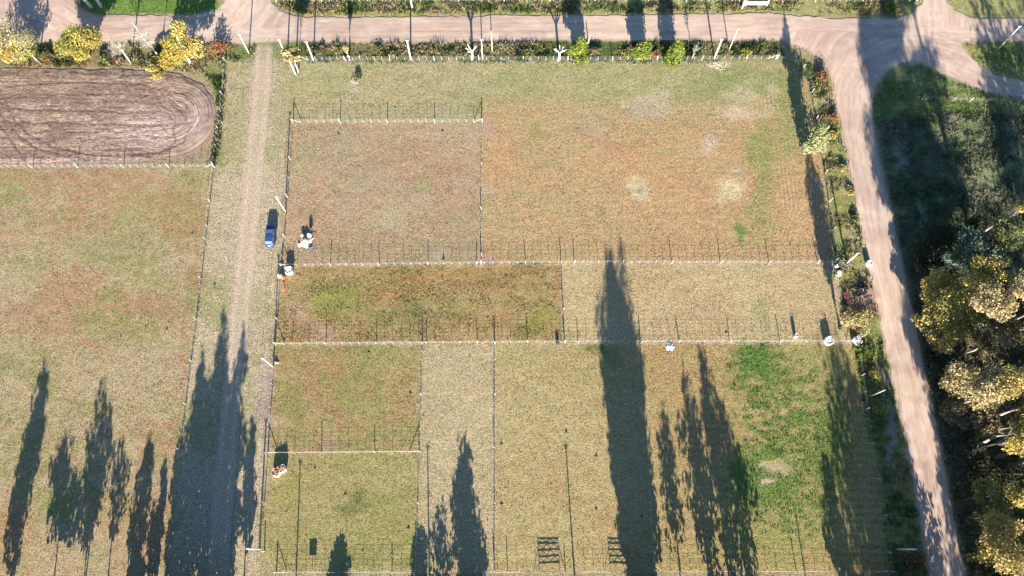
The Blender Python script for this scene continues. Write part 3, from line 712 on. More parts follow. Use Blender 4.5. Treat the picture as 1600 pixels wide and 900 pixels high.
tree('bare_tree', "leafless white-trunked tree with forked top, taller of two beside the golden tree", gv(250, 93)[:2], 11.0, 3.2, 3.6, 'open', 'silver', M['white_bark'], 160, .09, 225, 'bare white trees by the road', r0=.16, twig=12)
rs_ = np.random.RandomState(5)
lob = [(a * 1.4, b * 1.2, c, d * 1.25, e * 1.25, f * 1.15) for a, b, c, d, e, f in [(-1.2, .2, 3.6, 1.5, 1.4, 1.0), (.8, .6, 4.2, 1.6, 1.4, 1.1), (-.4, 1.0, 5.3, 1.4, 1.3, 1.0), (1.6, .2, 3.2, 1.2, 1.1, .8), (-2.0, -.4, 2.8, 1.2, 1.2, .8), (.3, 1.2, 7.0, .9, .9, .9), (.6, 1.6, 8.3, 1.1, 1.0, .8), (-.6, -.3, 2.2, 1.4, 1.1, .7), (.4, .3, 3.0, 1.3, 1.2, .8), (-1.6, .9, 4.6, 1.1, 1.0, .8), (1.9, .9, 4.4, 1.0, 1.0, .8)]]
tree('autumn_tree', "tall golden yellow tree with white trunk at the right end of the field's tree row", gv(297, 98)[:2], 9.5, 2.6, 1.5, 'round', 'gold', M['white_bark'], 6800, .145, 226, 'autumn trees above the ploughed field', r0=.24, lobes=lob, top=(.3, 1.0, 7.5))
tree('autumn_tree', "low spreading golden tree overhanging the ploughed field's edge", at_height(247, 103, 2.0), 3.4, 2.7, .5, 'open', 'gold', M['grey_bark'], 2800, .145, 227, 'autumn trees above the ploughed field', r0=.1)
bush("rust brown bush at the right end of the tree row near the farm track", 344, 82, 2.3, 2.4, 'rust', 900, .14, 228)
bush("small rust coloured bush between the golden trees", 72, 97, 1.0, .9, 'rust', 260, .13, 229)
bush("dark green bush between the golden tree and round tree", 72, 84, 1.6, 1.2, 'green', 500, .16, 230)
bush("green bush below the bare white-trunked trees", 165, 90, 1.6, 1.2, 'green', 500, .16, 231)
bush("dark shaded bush at the right of the tall golden tree's trunk", 312, 86, 1.4, 1.4, 'green', 420, .15, 232)
bush("orange rust bush at the bend of the road junction", 1283, 121, 1.5, 1.6, 'rust', 600, .13, 233)
bush("brown bush on the verge below the orange junction bush", 1303, 186, 1.1, 1.3, 'rust', 380, .13, 234)
bush("orange-brown bush by the bottom of the cross road", 1424, 880, 2.2, 1.7, 'rust', 800, .15, 235)
bush("bright green bush at the verge beside the white bag", 1345, 552, 1.4, 1.0, 'lime', 420, .15, 236)
bush("straw coloured bush above the white bag at the verge", 1342, 512, 2.3, 1.3, 'straw', 900, .14, 237)
bush("small tan bush beside the bare driveway", 1323, 502, 1.2, 1.5, 'straw', 420, .13, 238)
bush("bright green bush on the far verge near the cross road", 1392, 15, 1.4, 1.1, 'lime', 420, .16, 239)
bush("low dark green bush beside a brush pile in the top paddock", 560, 121, .9, .7, 'green', 260, .13, 240)
bush("tall green weed clump in the ditch left of the first green tree", 815, 86, 2.2, .9, 'green', 600, .15, 241)
bush("grey leafless bramble in the ditch between the green trees", 928, 82, 1.7, 1.0, 'brown', 380, .12, 242)

for k, (px, py, rr, hh, pal, lb) in enumerate(((590, 80, 1.3, .8, 'green', "low green shrub in the ditch left of the thick white pole"), (612, 84, 1.0, .6, 'straw', "low straw shrub in the ditch just left of the thick white pole"), (700, 84, 1.5, .7, 'green', "low green shrub in the ditch left of the nearest pollard"), (980, 84, 1.2, .8, 'olive', "olive shrub in the ditch left of the middle bright tree"), (1022, 86, 1.2, .8, 'rust', "russet shrub in the ditch between two bright green trees"), (1165, 84, 1.5, .7, 'olive', "olive shrub at the right end of the ditch"), (500, 80, 1.4, .8, 'brown', "dark brown shrub at the left end of the ditch"), (1328, 300, 1.3, .7, 'olive', "olive shrub on the verge beside the cross road's upper bend"), (1318, 262, 1.2, .8, 'straw', "straw shrub on the verge below the willowy tree"), (1336, 344, 1.0, .9, 'green', "dark green shrub at the road edge above the white pole"), (1300, 212, 1.2, .7, 'olive', "olive shrub on the verge right of the willowy tree"), (1362, 585, 1.6, .9, 'goldgreen', "yellow green shrub on the verge below the slumped bag"), (1372, 640, 1.4, .8, 'goldgreen', "yellow green shrub on the verge below the thin cream pole"), (1400, 780, 1.5, .8, 'green', "green shrub in shade on the lower verge"))):
    bush(lb, px, py, rr, hh, pal, 380, .12, 800 + k)
tree('columnar_tree', "pale willowy columnar tree standing alone by the right fence", gv(1262, 236)[:2], 8.2, 1.75, .4, 'column', 'willow', M['grey_bark'], 4200, .17, 251, r0=.13, shell=.55)
tree('columnar_tree', "slender pale tree casting a long shadow beside the bare driveway", gv(1313, 512)[:2], 9.2, 2.2, 3.2, 'column', 'straw', M['dark_bark'], 3600, .17, 252, r0=.28)
for px, py, lb, s in ((143, 11, "white-trunked tree on the green island, left of the pair", 261), (158, 10, "white-trunked tree on the green island, right of the pair", 262)):
    tree('island_tree', lb, gv(px, py)[:2], 12, 3, 6.0, 'open', 'goldgreen', M['white_pole'], 1500, .22, s, 'trees on the island across the road', r0=.3)

# --- the eucalyptus wood on the right
WOOD = [(1528, 388, 34, 10, 'pine', 'round', "blue-green pine with clumped crown at the wood's top edge"), (1499, 402, 20, 8, 'pine', 'round', "small blue-green pine left of the larger clumped pine"),
        (1586, 366, 30, 12, 'green', 'round', "deep green tree at the right picture edge above the wood"), (1563, 396, 20, 9, 'green', 'round', "green tree between the pine and the right edge"), (1599, 321, 11, 12, 'yellow', 'round', "yellow treetop at the right picture edge above the scrub"),
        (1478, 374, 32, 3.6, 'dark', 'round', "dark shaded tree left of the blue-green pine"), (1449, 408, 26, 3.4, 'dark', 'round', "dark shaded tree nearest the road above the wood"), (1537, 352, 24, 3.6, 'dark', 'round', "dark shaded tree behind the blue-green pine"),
        (1541, 424, 36, 13, 'yellow', 'round', "golden sunlit eucalyptus just below the blue-green pine"), (1476, 450, 32, 11, 'yellow', 'open', "golden eucalyptus reaching towards the road at the wood's top"),
        (1503, 488, 40, 12, 'olive', 'round', "broad olive eucalyptus at the wood's left flank"), (1452, 498, 24, 9, 'tan', 'open', "tan eucalyptus leaning nearest over the cross road"), (1477, 520, 26, 10, 'tan', 'round', "tan eucalyptus with a drooping lower edge by the road"),
        (1556, 468, 30, 14, 'pale', 'round', "pale grey-leaved eucalyptus above the bare leaning trunk"), (1596, 448, 24, 14, 'pale', 'round', "pale eucalyptus at the right edge beside a white branch"),
        (1590, 515, 34, 11, 'brown', 'open', "brown dull eucalyptus at the right edge mid wood"), (1532, 532, 26, 7, 'brown', 'open', "brown low eucalyptus in the gap mid wood"),
        (1506, 592, 28, 12, 'pale', 'round', "pale pinkish eucalyptus, leftmost of the lower wood"), (1551, 612, 36, 13, 'pale', 'round', "broad pale eucalyptus with white branches in the lower wood"), (1592, 598, 32, 14, 'tan', 'round', "tan eucalyptus right of the broad pale one"),
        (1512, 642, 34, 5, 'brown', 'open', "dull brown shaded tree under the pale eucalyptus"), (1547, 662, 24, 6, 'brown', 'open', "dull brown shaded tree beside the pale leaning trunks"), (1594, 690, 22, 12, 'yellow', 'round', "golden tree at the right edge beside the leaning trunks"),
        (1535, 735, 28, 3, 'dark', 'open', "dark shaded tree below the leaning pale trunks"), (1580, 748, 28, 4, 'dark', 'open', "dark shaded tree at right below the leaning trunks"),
        (1545, 775, 26, 8, 'olive', 'open', "olive tree near the road in the bottom wood"), (1581, 770, 24, 8, 'olive', 'open', "olive tree right of the one near the road, bottom wood"), (1545, 806, 20, 7, 'olive', 'open', "small olive tree under the olive pair in the bottom wood"),
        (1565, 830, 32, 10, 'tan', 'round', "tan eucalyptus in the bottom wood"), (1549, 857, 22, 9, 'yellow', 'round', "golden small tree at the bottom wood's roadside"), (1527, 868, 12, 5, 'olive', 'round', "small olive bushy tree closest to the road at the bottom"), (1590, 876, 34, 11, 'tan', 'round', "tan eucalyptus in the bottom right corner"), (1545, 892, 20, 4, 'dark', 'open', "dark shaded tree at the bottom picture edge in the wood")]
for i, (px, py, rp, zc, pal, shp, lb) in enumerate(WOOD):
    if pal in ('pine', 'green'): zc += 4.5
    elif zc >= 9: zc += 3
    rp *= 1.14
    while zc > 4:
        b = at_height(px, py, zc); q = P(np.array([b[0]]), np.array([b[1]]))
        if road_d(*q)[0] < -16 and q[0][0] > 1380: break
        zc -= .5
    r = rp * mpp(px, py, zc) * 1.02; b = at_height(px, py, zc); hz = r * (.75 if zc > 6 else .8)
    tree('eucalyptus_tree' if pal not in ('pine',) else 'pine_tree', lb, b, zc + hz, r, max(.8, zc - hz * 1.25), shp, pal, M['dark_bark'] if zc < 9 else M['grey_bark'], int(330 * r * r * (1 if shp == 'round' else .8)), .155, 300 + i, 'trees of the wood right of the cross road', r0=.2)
for i, (px, py, lb) in enumerate(((1524, 693, "tall eucalyptus with thick pale trunk, lower of the twin leaning trunks"), (1531, 682, "tall eucalyptus with thin pale trunk, upper of the twin leaning trunks"), (1546, 649, "tall eucalyptus with forked pale trunk above the twin trunks"), (1556, 714, "tall eucalyptus with slim grey trunk below the twin trunks"), (1571, 728, "tall eucalyptus with short pale trunk, lowest of the leaning trunks"), (1553, 514, "tall eucalyptus with pale trunk leaning up right in the upper wood"))):
    b = gv(px, py); tree('eucalyptus_tree', lb, b[:2], 18, 3.6, 11.5, 'round', 'tan', M['grey_bark'], 1500, .26, 340 + i, 'trees of the wood right of the cross road', r0=.26)

# --- trees outside the picture whose long shadows cross it
bank = {}
def shadow_tree(key, x, y, h, r, z0, shape, n, label, group, pal='poplar'):
    s = 400 + len(bank); bank[s] = 1
    return tree('poplar_tree' if shape == 'column' else 'eucalyptus_tree', label, (x, y), h, r, z0, shape, pal, M['grey_bark'], n, .26, s, group, r0=max(.12, h * .014))
T17 = math.tan(R(SUN_EL))
sx, sy = math.sin(R(SUN_AZ)), math.cos(R(SUN_AZ))
SOUTH = [(65, 572, 1.5, .35, .6), (58, 640, 1.9, .2, .8), (111, 688, 2.5, .45, .5), (165, 606, 1.4, .3, .5), (160, 660, 2.2, .35, .6), (190, 705, 1.4, .45, .4), (231, 698, 1.3, .3, .9), (212, 866, 1.1, .1, 1), (259, 712, .5, .1, .8), (243, 800, .8, .2, .7),
         (350, 503, 1.6, .05, 1.0), (318, 545, 1.5, .05, 1), (379, 530, 1.5, .1, 1.0), (308, 610, 2.0, .05, 1), (340, 560, 2.4, .05, 1.1), (396, 645, .9, .25, .8), (363, 600, 1.8, .05, 1), (285, 690, 1.1, .05, 1),
         (536, 846, 1.0, .0, 1), (520, 874, 1.2, 0, .6), (655, 832, 1.3, 0, 1), (722, 702, 1.6, 0, .8), (728, 745, 2.1, 0, 1.1), (690, 790, 1.6, 0, .4),
         (950, 388, 1.7, 0, 1.1), (968, 384, 1.7, 0, 1.1), (958, 412, 2.5, 0, 1.2), (962, 430, 2.3, 0, 1.2), (963, 500, 2.3, 0, 1.2), (985, 560, 1.3, .1, .8),
         (1072, 592, 1.7, .25, .6), (1036, 648, 1.3, .3, .6), (1090, 700, 1.3, .1, .5), (1096, 552, 1.1, .4, .6), (1108, 600, 1.8, .15, .6), (1135, 660, 2.0, .1, .8),
         (1328, 590, 1.8, 0, 1.1), (1348, 560, 2.2, 0, 1.1), (1378, 600, 2.6, 0, 1.2), (1390, 700, 1.8, 0, 1.2), (1290, 735, 1.6, 0, .9), (1366, 640, 2.6, 0, 1.3), (1384, 670, 2.4, 0, 1.3), (1404, 770, 1.3, 0, 1.2), (1352, 720, 2.0, 0, 1.2)]
for i, (tx, ty, r, zf, dn) in enumerate(SOUTH):
    r *= 1.3; x, y = G(tx, ty); yb = -4.6 - r * 1.05; L = (float(y) - yb) / sy; h = L * T17
    shadow_tree(i, float(x) - sx * L, yb, h, r, max(.3, h * zf), 'column', int(235 * dn * r * math.sqrt(h)), "tall poplar in the row south of the paddocks, seen only by its shadow", 'poplars south of the paddocks')
# the big poplar's drooping side limb, which bulges left in its shadow
x, y = G(962, 425); yb = -4.6 - 3.0; L = (float(y) - yb) / sy; h = L * T17; q = np.random.RandomState(90)
lob = lobes_for(q, 'column', h, 2.6, 1.0) + [(-3.4 + q.uniform(-.4, .4), q.uniform(-.5, .5), h * z, .75, .75, 1.0) for z in (.58, .62, .66, .70, .74, .78, .82, .86)] + [(-2.4, 0, h * z, .9, .9, .8) for z in (.58, .64)]
tree('poplar_tree', "broad poplar with a heavy side limb in the row south of the paddocks", (float(x) - sx * L + .4, yb), h, 2.6, 1, 'column', 'poplar', M['grey_bark'], 2600, .26, 91, 'poplars south of the paddocks', r0=.3, lobes=lob)
rs_ = np.random.RandomState(77)
for x in np.arange(54, 118, 7.5):
    for y in np.arange(-42, -9, 9):
        shadow_tree(0, x + rs_.uniform(-2, 2), y + rs_.uniform(-2, 2), rs_.uniform(14, 18), 3.9, 4, 'round', 900, "eucalyptus of the wood beyond the picture's lower right corner", 'eucalyptus beyond the picture edge', 'olive')
for x in np.arange(84, 118, 7):
    for y in np.arange(-2, 62, 8):
        shadow_tree(0, x + (y * .14) + rs_.uniform(-2, 2), y + rs_.uniform(-2, 2), rs_.uniform(15, 19), 3.9, 4, 'round', 900, "eucalyptus of the wood beyond the picture's right edge", 'eucalyptus beyond the picture edge', 'olive')

# ------------------------------------------------------------------ fences
mb = MB(); mb.box((0, 0, .66), (.125, .12, 1.42)); POST = mb.mesh("fence_post"); POST.materials.append(M['post'])
mb = MB(); mb.tube([(0, 0, -.05), (0, 0, 1.42)], [.085, .075], 8); CORNER = mb.mesh("corner_post"); CORNER.materials.append(M['post'])
mb = MB(); mb.box((0, 0, .58), (.05, .042, 1.14)); PICK = mb.mesh("fence_picket"); PICK.materials.append(M['post'])
mb = MB(); mb.tube([(0, 0, 1.2), (1.5, 0, .0)], .045, 6); BRACE = mb.mesh("corner_brace"); BRACE.materials.append(M['post'])
FENCE_ENDS = {}
def fence(label, line, sp=1.35, per=6, strands=5, brace=(True, True), seed=0, gaps=()):
    pts = [gv(*p) for p in line]; t = thing('wire_fence', label, 'fence', pts[0], 0, 'wire fences around the paddocks'); o0 = pts[0]; rs = random.Random(seed + 5)
    seg = [(b - a).length for a, b in zip(pts[:-1], pts[1:])]; L = sum(seg)
    def at(s):
        for a, b, l in zip(pts[:-1], pts[1:], seg):
            if s <= l or b is pts[-1]: return a.lerp(b, min(1, s / l)), (b - a).normalized()
            s -= l
    n = max(2, int(L / sp))
    for i in range(n + 1):
        p, d = at(L * i / n); a = math.atan2(d.y, d.x); main = i % per == 0; px, py = P(p.x, p.y)
        if any(g0 < px < g1 for g0, g1 in gaps): continue
        end = i in (0, n)
        j = (rs.uniform(-.08, .08), rs.uniform(-.08, .08)); hs = rs.uniform(.85, 1.08)
        o = share('corner_post' if end else 'fence_post' if main else 'fence_picket', CORNER if end else POST if main else PICK, t, (p.x - o0.x, p.y - o0.y, 0), (j[0], j[1], a), (1, 1, hs))
    for q, fl in ((0, brace[0]), (1, brace[1])):
        if fl:
            p, d = at(L * q); a = math.atan2(d.y, d.x) + (math.pi if q else 0); share('corner_brace', BRACE, t, (p.x - o0.x, p.y - o0.y, .02), (0, 0, a))
    for k in range(strands):
        mb = MB(); z = 1.12 - k * .21
        run = []
        for s in np.linspace(0, L, max(2, int(L / 4) + 1)):
            p, d = at(float(s)); px, py = P(p.x, p.y)
            if any(g0 < px < g1 for g0, g1 in gaps):
                if len(run) > 1: mb.tube(run, .006, 3, False)
                run = []; continue
            run.append((p.x - o0.x, p.y - o0.y, z))
        if len(run) > 1: mb.tube(run, .006, 3, False)
        mb.obj('wire', M['wire'], t)
    return t

fence("wire fence with white posts along the ditch beside the dirt road", [(470, 94), (700, 94), (1000, 94), (1212, 92)], seed=1)
fence("short wire fence across the top left paddock, below the brush pile", [(458, 192), (753, 191)], seed=2)
fence("wire fence running up between the top left and orange paddocks", [(753, 191), (752, 412)], brace=(False, False), seed=3)
fence("long wire fence across the middle, above the narrow rough paddock", [(440, 416), (752, 412), (877, 411), (1303, 411)], seed=4)
fence("short wire fence dividing the rough paddock from the pale one", [(877, 412), (883, 535)], brace=(False, False), seed=5)
fence("long wire fence below the rough paddock with white bags at its right end", [(430, 538), (660, 536), (883, 535), (1337, 534)], seed=6)
fence("wire fence along the left side of the pale narrow strip", [(660, 537), (655, 707), (650, 892)], brace=(False, False), seed=7)
fence("wire fence along the right side of the pale narrow strip", [(773, 537), (773, 892)], brace=(False, False), seed=8)
fence("wire fence running down beside the largest tree shadow", [(1001, 536), (1021, 892)], brace=(False, False), seed=9)
fence("short wire fence above the two brick filled bags' paddock", [(419, 708), (655, 706)], seed=10)
fence("wire fence along the bottom picture edge with two gates", [(432, 894), (773, 894), (1100, 893), (1380, 893)], seed=11, sp=1.42, gaps=((845, 874), (956, 988)))
fence("wire fence between the lane's utility poles and the paddocks", [(458, 192), (448, 330), (440, 416), (430, 538), (419, 708), (408, 852), (432, 894)], sp=3.6, per=2, strands=4, brace=(False, False), seed=12)
fence("overgrown fence along the right paddock side and the road verge", [(1214, 92), (1240, 94), (1262, 112), (1272, 165), (1285, 247), (1294, 298), (1306, 406)], sp=2.6, per=2, strands=4, brace=(False, False), seed=13)
fence("overgrown fence along the lower right paddock in the tree shade", [(1338, 536), (1346, 590), (1361, 700), (1380, 800), (1392, 893)], sp=2.6, per=2, strands=4, brace=(False, False), seed=14)
fence("long wire fence between the lane and the left pasture", [(353, 96), (346, 170), (334, 262), (310, 480), (283, 690), (258, 915)], sp=1.15, per=6, strands=5, brace=(False, False), seed=15)
fence("wire fence between the ploughed field and the left pasture", [(-20, 262), (335, 261)], sp=1.3, seed=16)
fence("wire fence along the shaded scrub by the road branch", [(1440, 156), (1500, 158), (1640, 162)], sp=2.6, per=3, strands=4, brace=(False, False), seed=17)
fence("fence of white posts on the far side of the dirt road", [(432, 2.5), (800, 2), (1155, 2)], sp=1.4, brace=(False, False), seed=18)
fence("fence of white posts on the far side, right of the white gate", [(1200, 2), (1420, 2.5)], sp=1.4, brace=(False, False), seed=19)

# gates in the bottom fence: open lattice frames held by slanting stays
def lattice_gate(label, x0, x1, py):
    a, b = gv(x0, py), gv(x1, py); w = (b - a).length; t = thing('lattice_gate', label, 'gate', a, 0, 'lattice gates in the bottom fence')
    for x in (0, w):
        mb = MB(); mb.box((x, 0, .72), (.09, .09, 1.46)); mb.obj('gate_post', M['gate_wood'], t)
    for x, s in ((0, -1), (w, 1)):
        mb = MB(); mb.tube([(x + s * .04, 0, 1.0), (x + s * .85, 0, 0)], .035, 6); mb.obj('stay', M['gate_wood'], t)
    for z in (.34, .62, .9, 1.18, 1.38):
        mb = MB(); mb.box((w / 2, .0, z), (w - .1, .05, .08)); mb.obj('rail', M['gate_wood'], t)
    for r, (z0, z1) in enumerate(((.38, .58), (.66, .86), (.94, 1.14), (1.22, 1.34))):
        for k in range(5):
            u0 = .1 + (w - .2) * k / 5; u1 = .1 + (w - .2) * (k + 1) / 5
            mb = MB(); mb.tube([(u0, .03, z0 if (k + r) % 2 else z1), (u1, .03, z1 if (k + r) % 2 else z0)], .024, 5); mb.obj('lattice_bar', M['gate_wood'], t)
lattice_gate("lattice gate in the bottom fence, left of the two", 843, 875, 893.5)
lattice_gate("lattice gate in the bottom fence, beside the largest tree shadow", 954, 986, 893.5)
# white gate across the road
a, b = gv(1164, 9), gv(1198, 9); w = (b - a).length; t = thing('field_gate', "white painted gate on the far side of the dirt road", 'gate', a)
for x in (0, w):
    mb = MB(); mb.box((x, 0, .7), (.16, .16, 1.5)); mb.obj('gate_post', M['white_pole'], t)
for z in (.3, .6, .9, 1.2):
    mb = MB(); mb.box((w / 2, .0, z), (w - .18, .04, .08)); mb.obj('rail', M['white_pole'], t)
# sign board on the bottom fence
a = gv(488, 892); t = thing('sign_board', "small rectangular sign board on a post at the bottom fence", 'sign', a)
mb = MB(); mb.tube([(0, 0, 0), (0, 0, 1.3)], .035, 6); mb.obj('sign_post', M['dark_iron'], t)
mb = MB(); mb.box((0, -.045, .98), (1.1, .03, .72)); mb.obj('sign_panel', M['sign'], t)

# ------------------------------------------------------------------ poles and overhead wires
def pole(label, px, py, h=5.85, r=.10, mat='white_pole', arm=True, tilt=(0, 0), world_xy=None, group='utility poles', cat='pole', name='utility_pole'):
    p = Vector((world_xy[0], world_xy[1], 0)) if world_xy else gv(px, py)
    t = thing(name, label, cat, p, 0, group)
    mb = MB(); mb.tube([(0, 0, -.1), (tilt[0] * .5, tilt[1] * .5, h * .5), (tilt[0], tilt[1], h)], [r * 1.15, r, r * .8], 10); mb.obj('shaft', M[mat], t, True)
    if arm:
        mb = MB(); mb.box((tilt[0], tilt[1], h - .12), (.5, .09, .09)); mb.obj('crossarm', M[mat], t)
        for s in (-.2, .2):
            mb = MB(); mb.tube([(tilt[0] + s, tilt[1], h - .07), (tilt[0] + s, tilt[1], h + .1)], [.045, .03], 6); mb.obj('insulator', M['insul'], t)
    return Vector((p.x + tilt[0], p.y + tilt[1], h + .08))
p4 = pole("white utility pole at the top of the lane beside the slim yellow tree", 462, 116, 5.85, .14)
p1 = pole("white utility pole beside the lane just above the parked blue car", 446, 330)
p2 = pole("white utility pole beside the lane at the middle of the left side", 427, 573)
p3 = pole("white utility pole at the bottom left corner of the paddocks", 405.5, 857.5, 5.9, .13)
r0 = pole("thin white utility pole left of the farm track mouth", 389, 83, 5.6, .1)
r1 = pole("cream utility pole right of the farm track mouth", 449, 91, 5.6, .13, 'pale_pole')
r2 = pole("white utility pole at the left end of the ditch", 490, 94, 5.5, .12)
r3 = pole("thick white utility pole in the ditch left of the pollards", 642, 93, 5.7, .14)
r4 = pole("thin white utility pole next to the whitewashed pollard", 754, 93, 6.0, .09)
r5 = pole("thick white utility pole right of the bare sapling", 1116, 91, 5.7, .14)
pole("thin cream post standing at the road edge near the pollard", 769, 80, 5.85, .085, 'pale_pole', False, group='cream posts by the road', cat='post', name='timber_post')
pole("thin cream post standing at the road edge right of the thick white pole", 1139, 78, 6.3, .085, 'pale_pole', False, group='cream posts by the road', cat='post', name='timber_post')
pole("short white post behind the first bright green tree", 919, 69, 1.6, .1, 'white_pole', False, group=None, cat='post', name='timber_post')
pole("cream pole on the grass island at the road junction", 1560, 76, 6.6, .11, 'pale_pole')
pole("stout white pole beside the cut tree stump", 1323, 411, 4.7, .13)
pole("white pole at the bottom of the cross road's verge", 1402, 858.5, 5.85, .14)
pole("thin cream pole leaning over the verge weeds", 1358, 620, 5.7, .07, 'pale_pole', False)
f1 = pole("white utility pole on the far verge, left of the white gate's pole", 644, 12, 5.85, .15)
f2 = pole("white utility pole on the far verge beside the white gate", 1159, 13, 5.85, .15)
f3 = pole("white utility pole on the far verge by the right side road", 1430, 4, 5.85, .15)
south = []
for tx, ty in ((469, 720), (668, 697), (884, 696), (1244, 805)):
    x, y = G(tx, ty); L = 5.95 / T17; L = max(L, (float(y) + 4.1) / sy); h = L * T17
    south.append(pole("utility pole in the row just below the picture edge", 0, 0, h, .1, 'white_pole', True, world_xy=(float(x) - sx * L, float(y) - sy * L), group='utility poles below the picture edge'))
p5 = p3 + (p3 - p2); pole("utility pole of the lane beyond the picture's lower edge", 0, 0, 5.85, .12, world_xy=(p5.x, p5.y), group='utility poles below the picture edge')

def cable(label, tops, off, sag=.25, r=.017):
    t = None; mb = MB()
    for a, b in zip(tops[:-1], tops[1:]):
        d = Vector((b.x - a.x, b.y - a.y, 0)).normalized(); s = Vector((off, 0, 0)) if abs(d.y) > abs(d.x) else Vector((0, 0, 0))
        pts = [a.lerp(b, k / 12) + s - Vector((0, 0, 4 * sag * (k / 12) * (1 - k / 12))) for k in range(13)]
        mb.tube(pts, r, 4, False)
    return tag(mb.obj('overhead_wire', M['cable']), label, 'wire', 'overhead wires')
cable("overhead wire along the lane poles, on the left insulators", [p4, p1, p2, p3, p5], -.2)
cable("overhead wire along the lane poles, on the right insulators", [p4, p1, p2, p3, p5], .2)
cable("overhead wire along the near roadside poles", [r0, r1, r2, r3, r4, r5], 0, .2, .014)
cable("overhead wire along the far roadside poles", [f1, f2, f3], 0, .3, .014)

# ------------------------------------------------------------------ bulk bags, bricks and odds and ends
def cloth_bag(rs, w, h, n=8, bulge=.12, crease=.05):
    vs = []; fs = []; rows = 8
    for i in range(rows + 1):
        t = i / rows; z = h * t
        for k in range(4 * n):
            s = k / n; q = int(s); u = (s - q) * 2 - 1
            c = [(u, -1), (1, u), (-u, 1), (-1, -u)][q]; rr = max(abs(c[0]), abs(c[1])); d = math.hypot(*c)
            f = (1 / d * .55 + .45) * w / 2 * (1 + bulge * math.sin(math.pi * min(1, t * 1.05))) * (1 + rs.normal(0, crease))
            vs.append((c[0] * f, c[1] * f, z * (1 + (rs.normal(0, .05) if i == rows else 0))))
    m = 4 * n
    for i in range(rows):
        for k in range(m): fs.append((i * m + k, i * m + (k + 1) % m, (i + 1) * m + (k + 1) % m, (i + 1) * m + k))
    fs.append(tuple(range(m - 1, -1, -1)))
    mb = MB(); mb.add(vs, fs); return mb

def heap(rs, r, h, n=14, rings=5, rough=.12):
    vs = [(0, 0, h)]; fs = []
    for i in range(1, rings + 1):
        t = i / rings
        for k in range(n):
            a = 6.283 * k / n; q = r * t * (1 + rs.normal(0, rough)); vs.append((math.cos(a) * q, math.sin(a) * q, 0 if i == rings else max(.01, h * (1 - t) ** .9 * (1 + rs.normal(0, rough)))))
    for k in range(n): fs.append((0, 1 + k, 1 + (k + 1) % n))
    for i in range(rings - 1):
        for k in range(n): fs.append((1 + i * n + k, 1 + (i + 1) * n + k, 1 + (i + 1) * n + (k + 1) % n, 1 + i * n + (k + 1) % n))
    mb = MB(); mb.add(vs, fs); return mb

mb = MB(); mb.box((0, 0, 0), (.33, .18, .12)); BRICK = mb.mesh('brick'); BRICK.materials.append(M['brick'])
mb = MB(); mb.box((0, 0, 0), (.26, .13, .07)); RBRICK = mb.mesh('brick'); RBRICK.materials.append(M['red_brick'])
def bulk_bag(label, px, py, w, h, rz, seed, fill='cloth', bricks=0, group='white bulk bags'):
    p = gv(px, py); rs = np.random.RandomState(seed); t = thing('bulk_bag', label, 'bag', p, rz, group)
    cloth_bag(rs, w, h).obj('bag_cloth', M['cloth'], t, True)
    hp = heap(rs, w * .47, .12); hp.v = [(x, y, z + h * .8) for x, y, z in hp.v]; hp.obj('filling', M['rubble'] if fill == 'rubble' else M['cloth'], t, True)
    for sxx in (-1, 1):
        for syy in (-1, 1):
            c = w * .42; mb = MB(); mb.tube([(sxx * c, syy * c * .6, h * .9), (sxx * c * 1.05, syy * c * .8, h + .2), (sxx * c * .8, syy * c * 1.05, h + .2), (sxx * c * .6, syy * c, h * .9)], .025, 5); mb.obj('lifting_loop', M['cloth'], t)
    for i in range(bricks):
        a = rs.uniform(0, 6.28); q = math.sqrt(rs.rand()) * w * .36; share('brick', BRICK, t, (math.cos(a) * q, math.sin(a) * q, h * .8 + .14 + rs.uniform(0, .12)), (rs.normal(0, .35), rs.normal(0, .35), rs.uniform(0, 3.1)))
    return t
bulk_bag("white bulk bag with blue-grey top standing by the orange brick row", 453, 424.5, 1.15, .95, .2, 1)
bulk_bag("white bulk bag heaped with orange bricks, right of the touching pair", 442, 733, 1.1, .95, .5, 2, 'rubble', 14, 'brick filled bulk bags')
bulk_bag("white bulk bag heaped with orange bricks, left of the touching pair", 433.5, 739, 1.1, .95, -.3, 3, 'rubble', 14, 'brick filled bulk bags')
bulk_bag("round white bulk bag standing at the right end of the long fence", 1293, 534, 1.2, .9, .4, 4)
bulk_bag("white bulk bag on the edge of the cross road", 1356, 413, .8, .75, .3, 5)
t = bulk_bag("white bulk bag lying slumped by the verge with a stick beside it", 1338, 533, 1.3, .55, .5, 6)
bulk_bag("slim white sack standing upright above the fence with a long shadow", 1242, 526, .5, .95, 0, 7, group=None)
bulk_bag("small white sack beside the cut tree stump", 1306, 417, .5, .45, .4, 8, group=None)
mb = MB(); a, b = gv(1344, 528, .5), gv(1352, 523, .75); mb.tube([a, a.lerp(b, .5), b], [.05, .045, .04], 6); tag(mb.obj('stick', M['pale_pole']), "pale stick leaning out over the slumped white bag", 'stick')

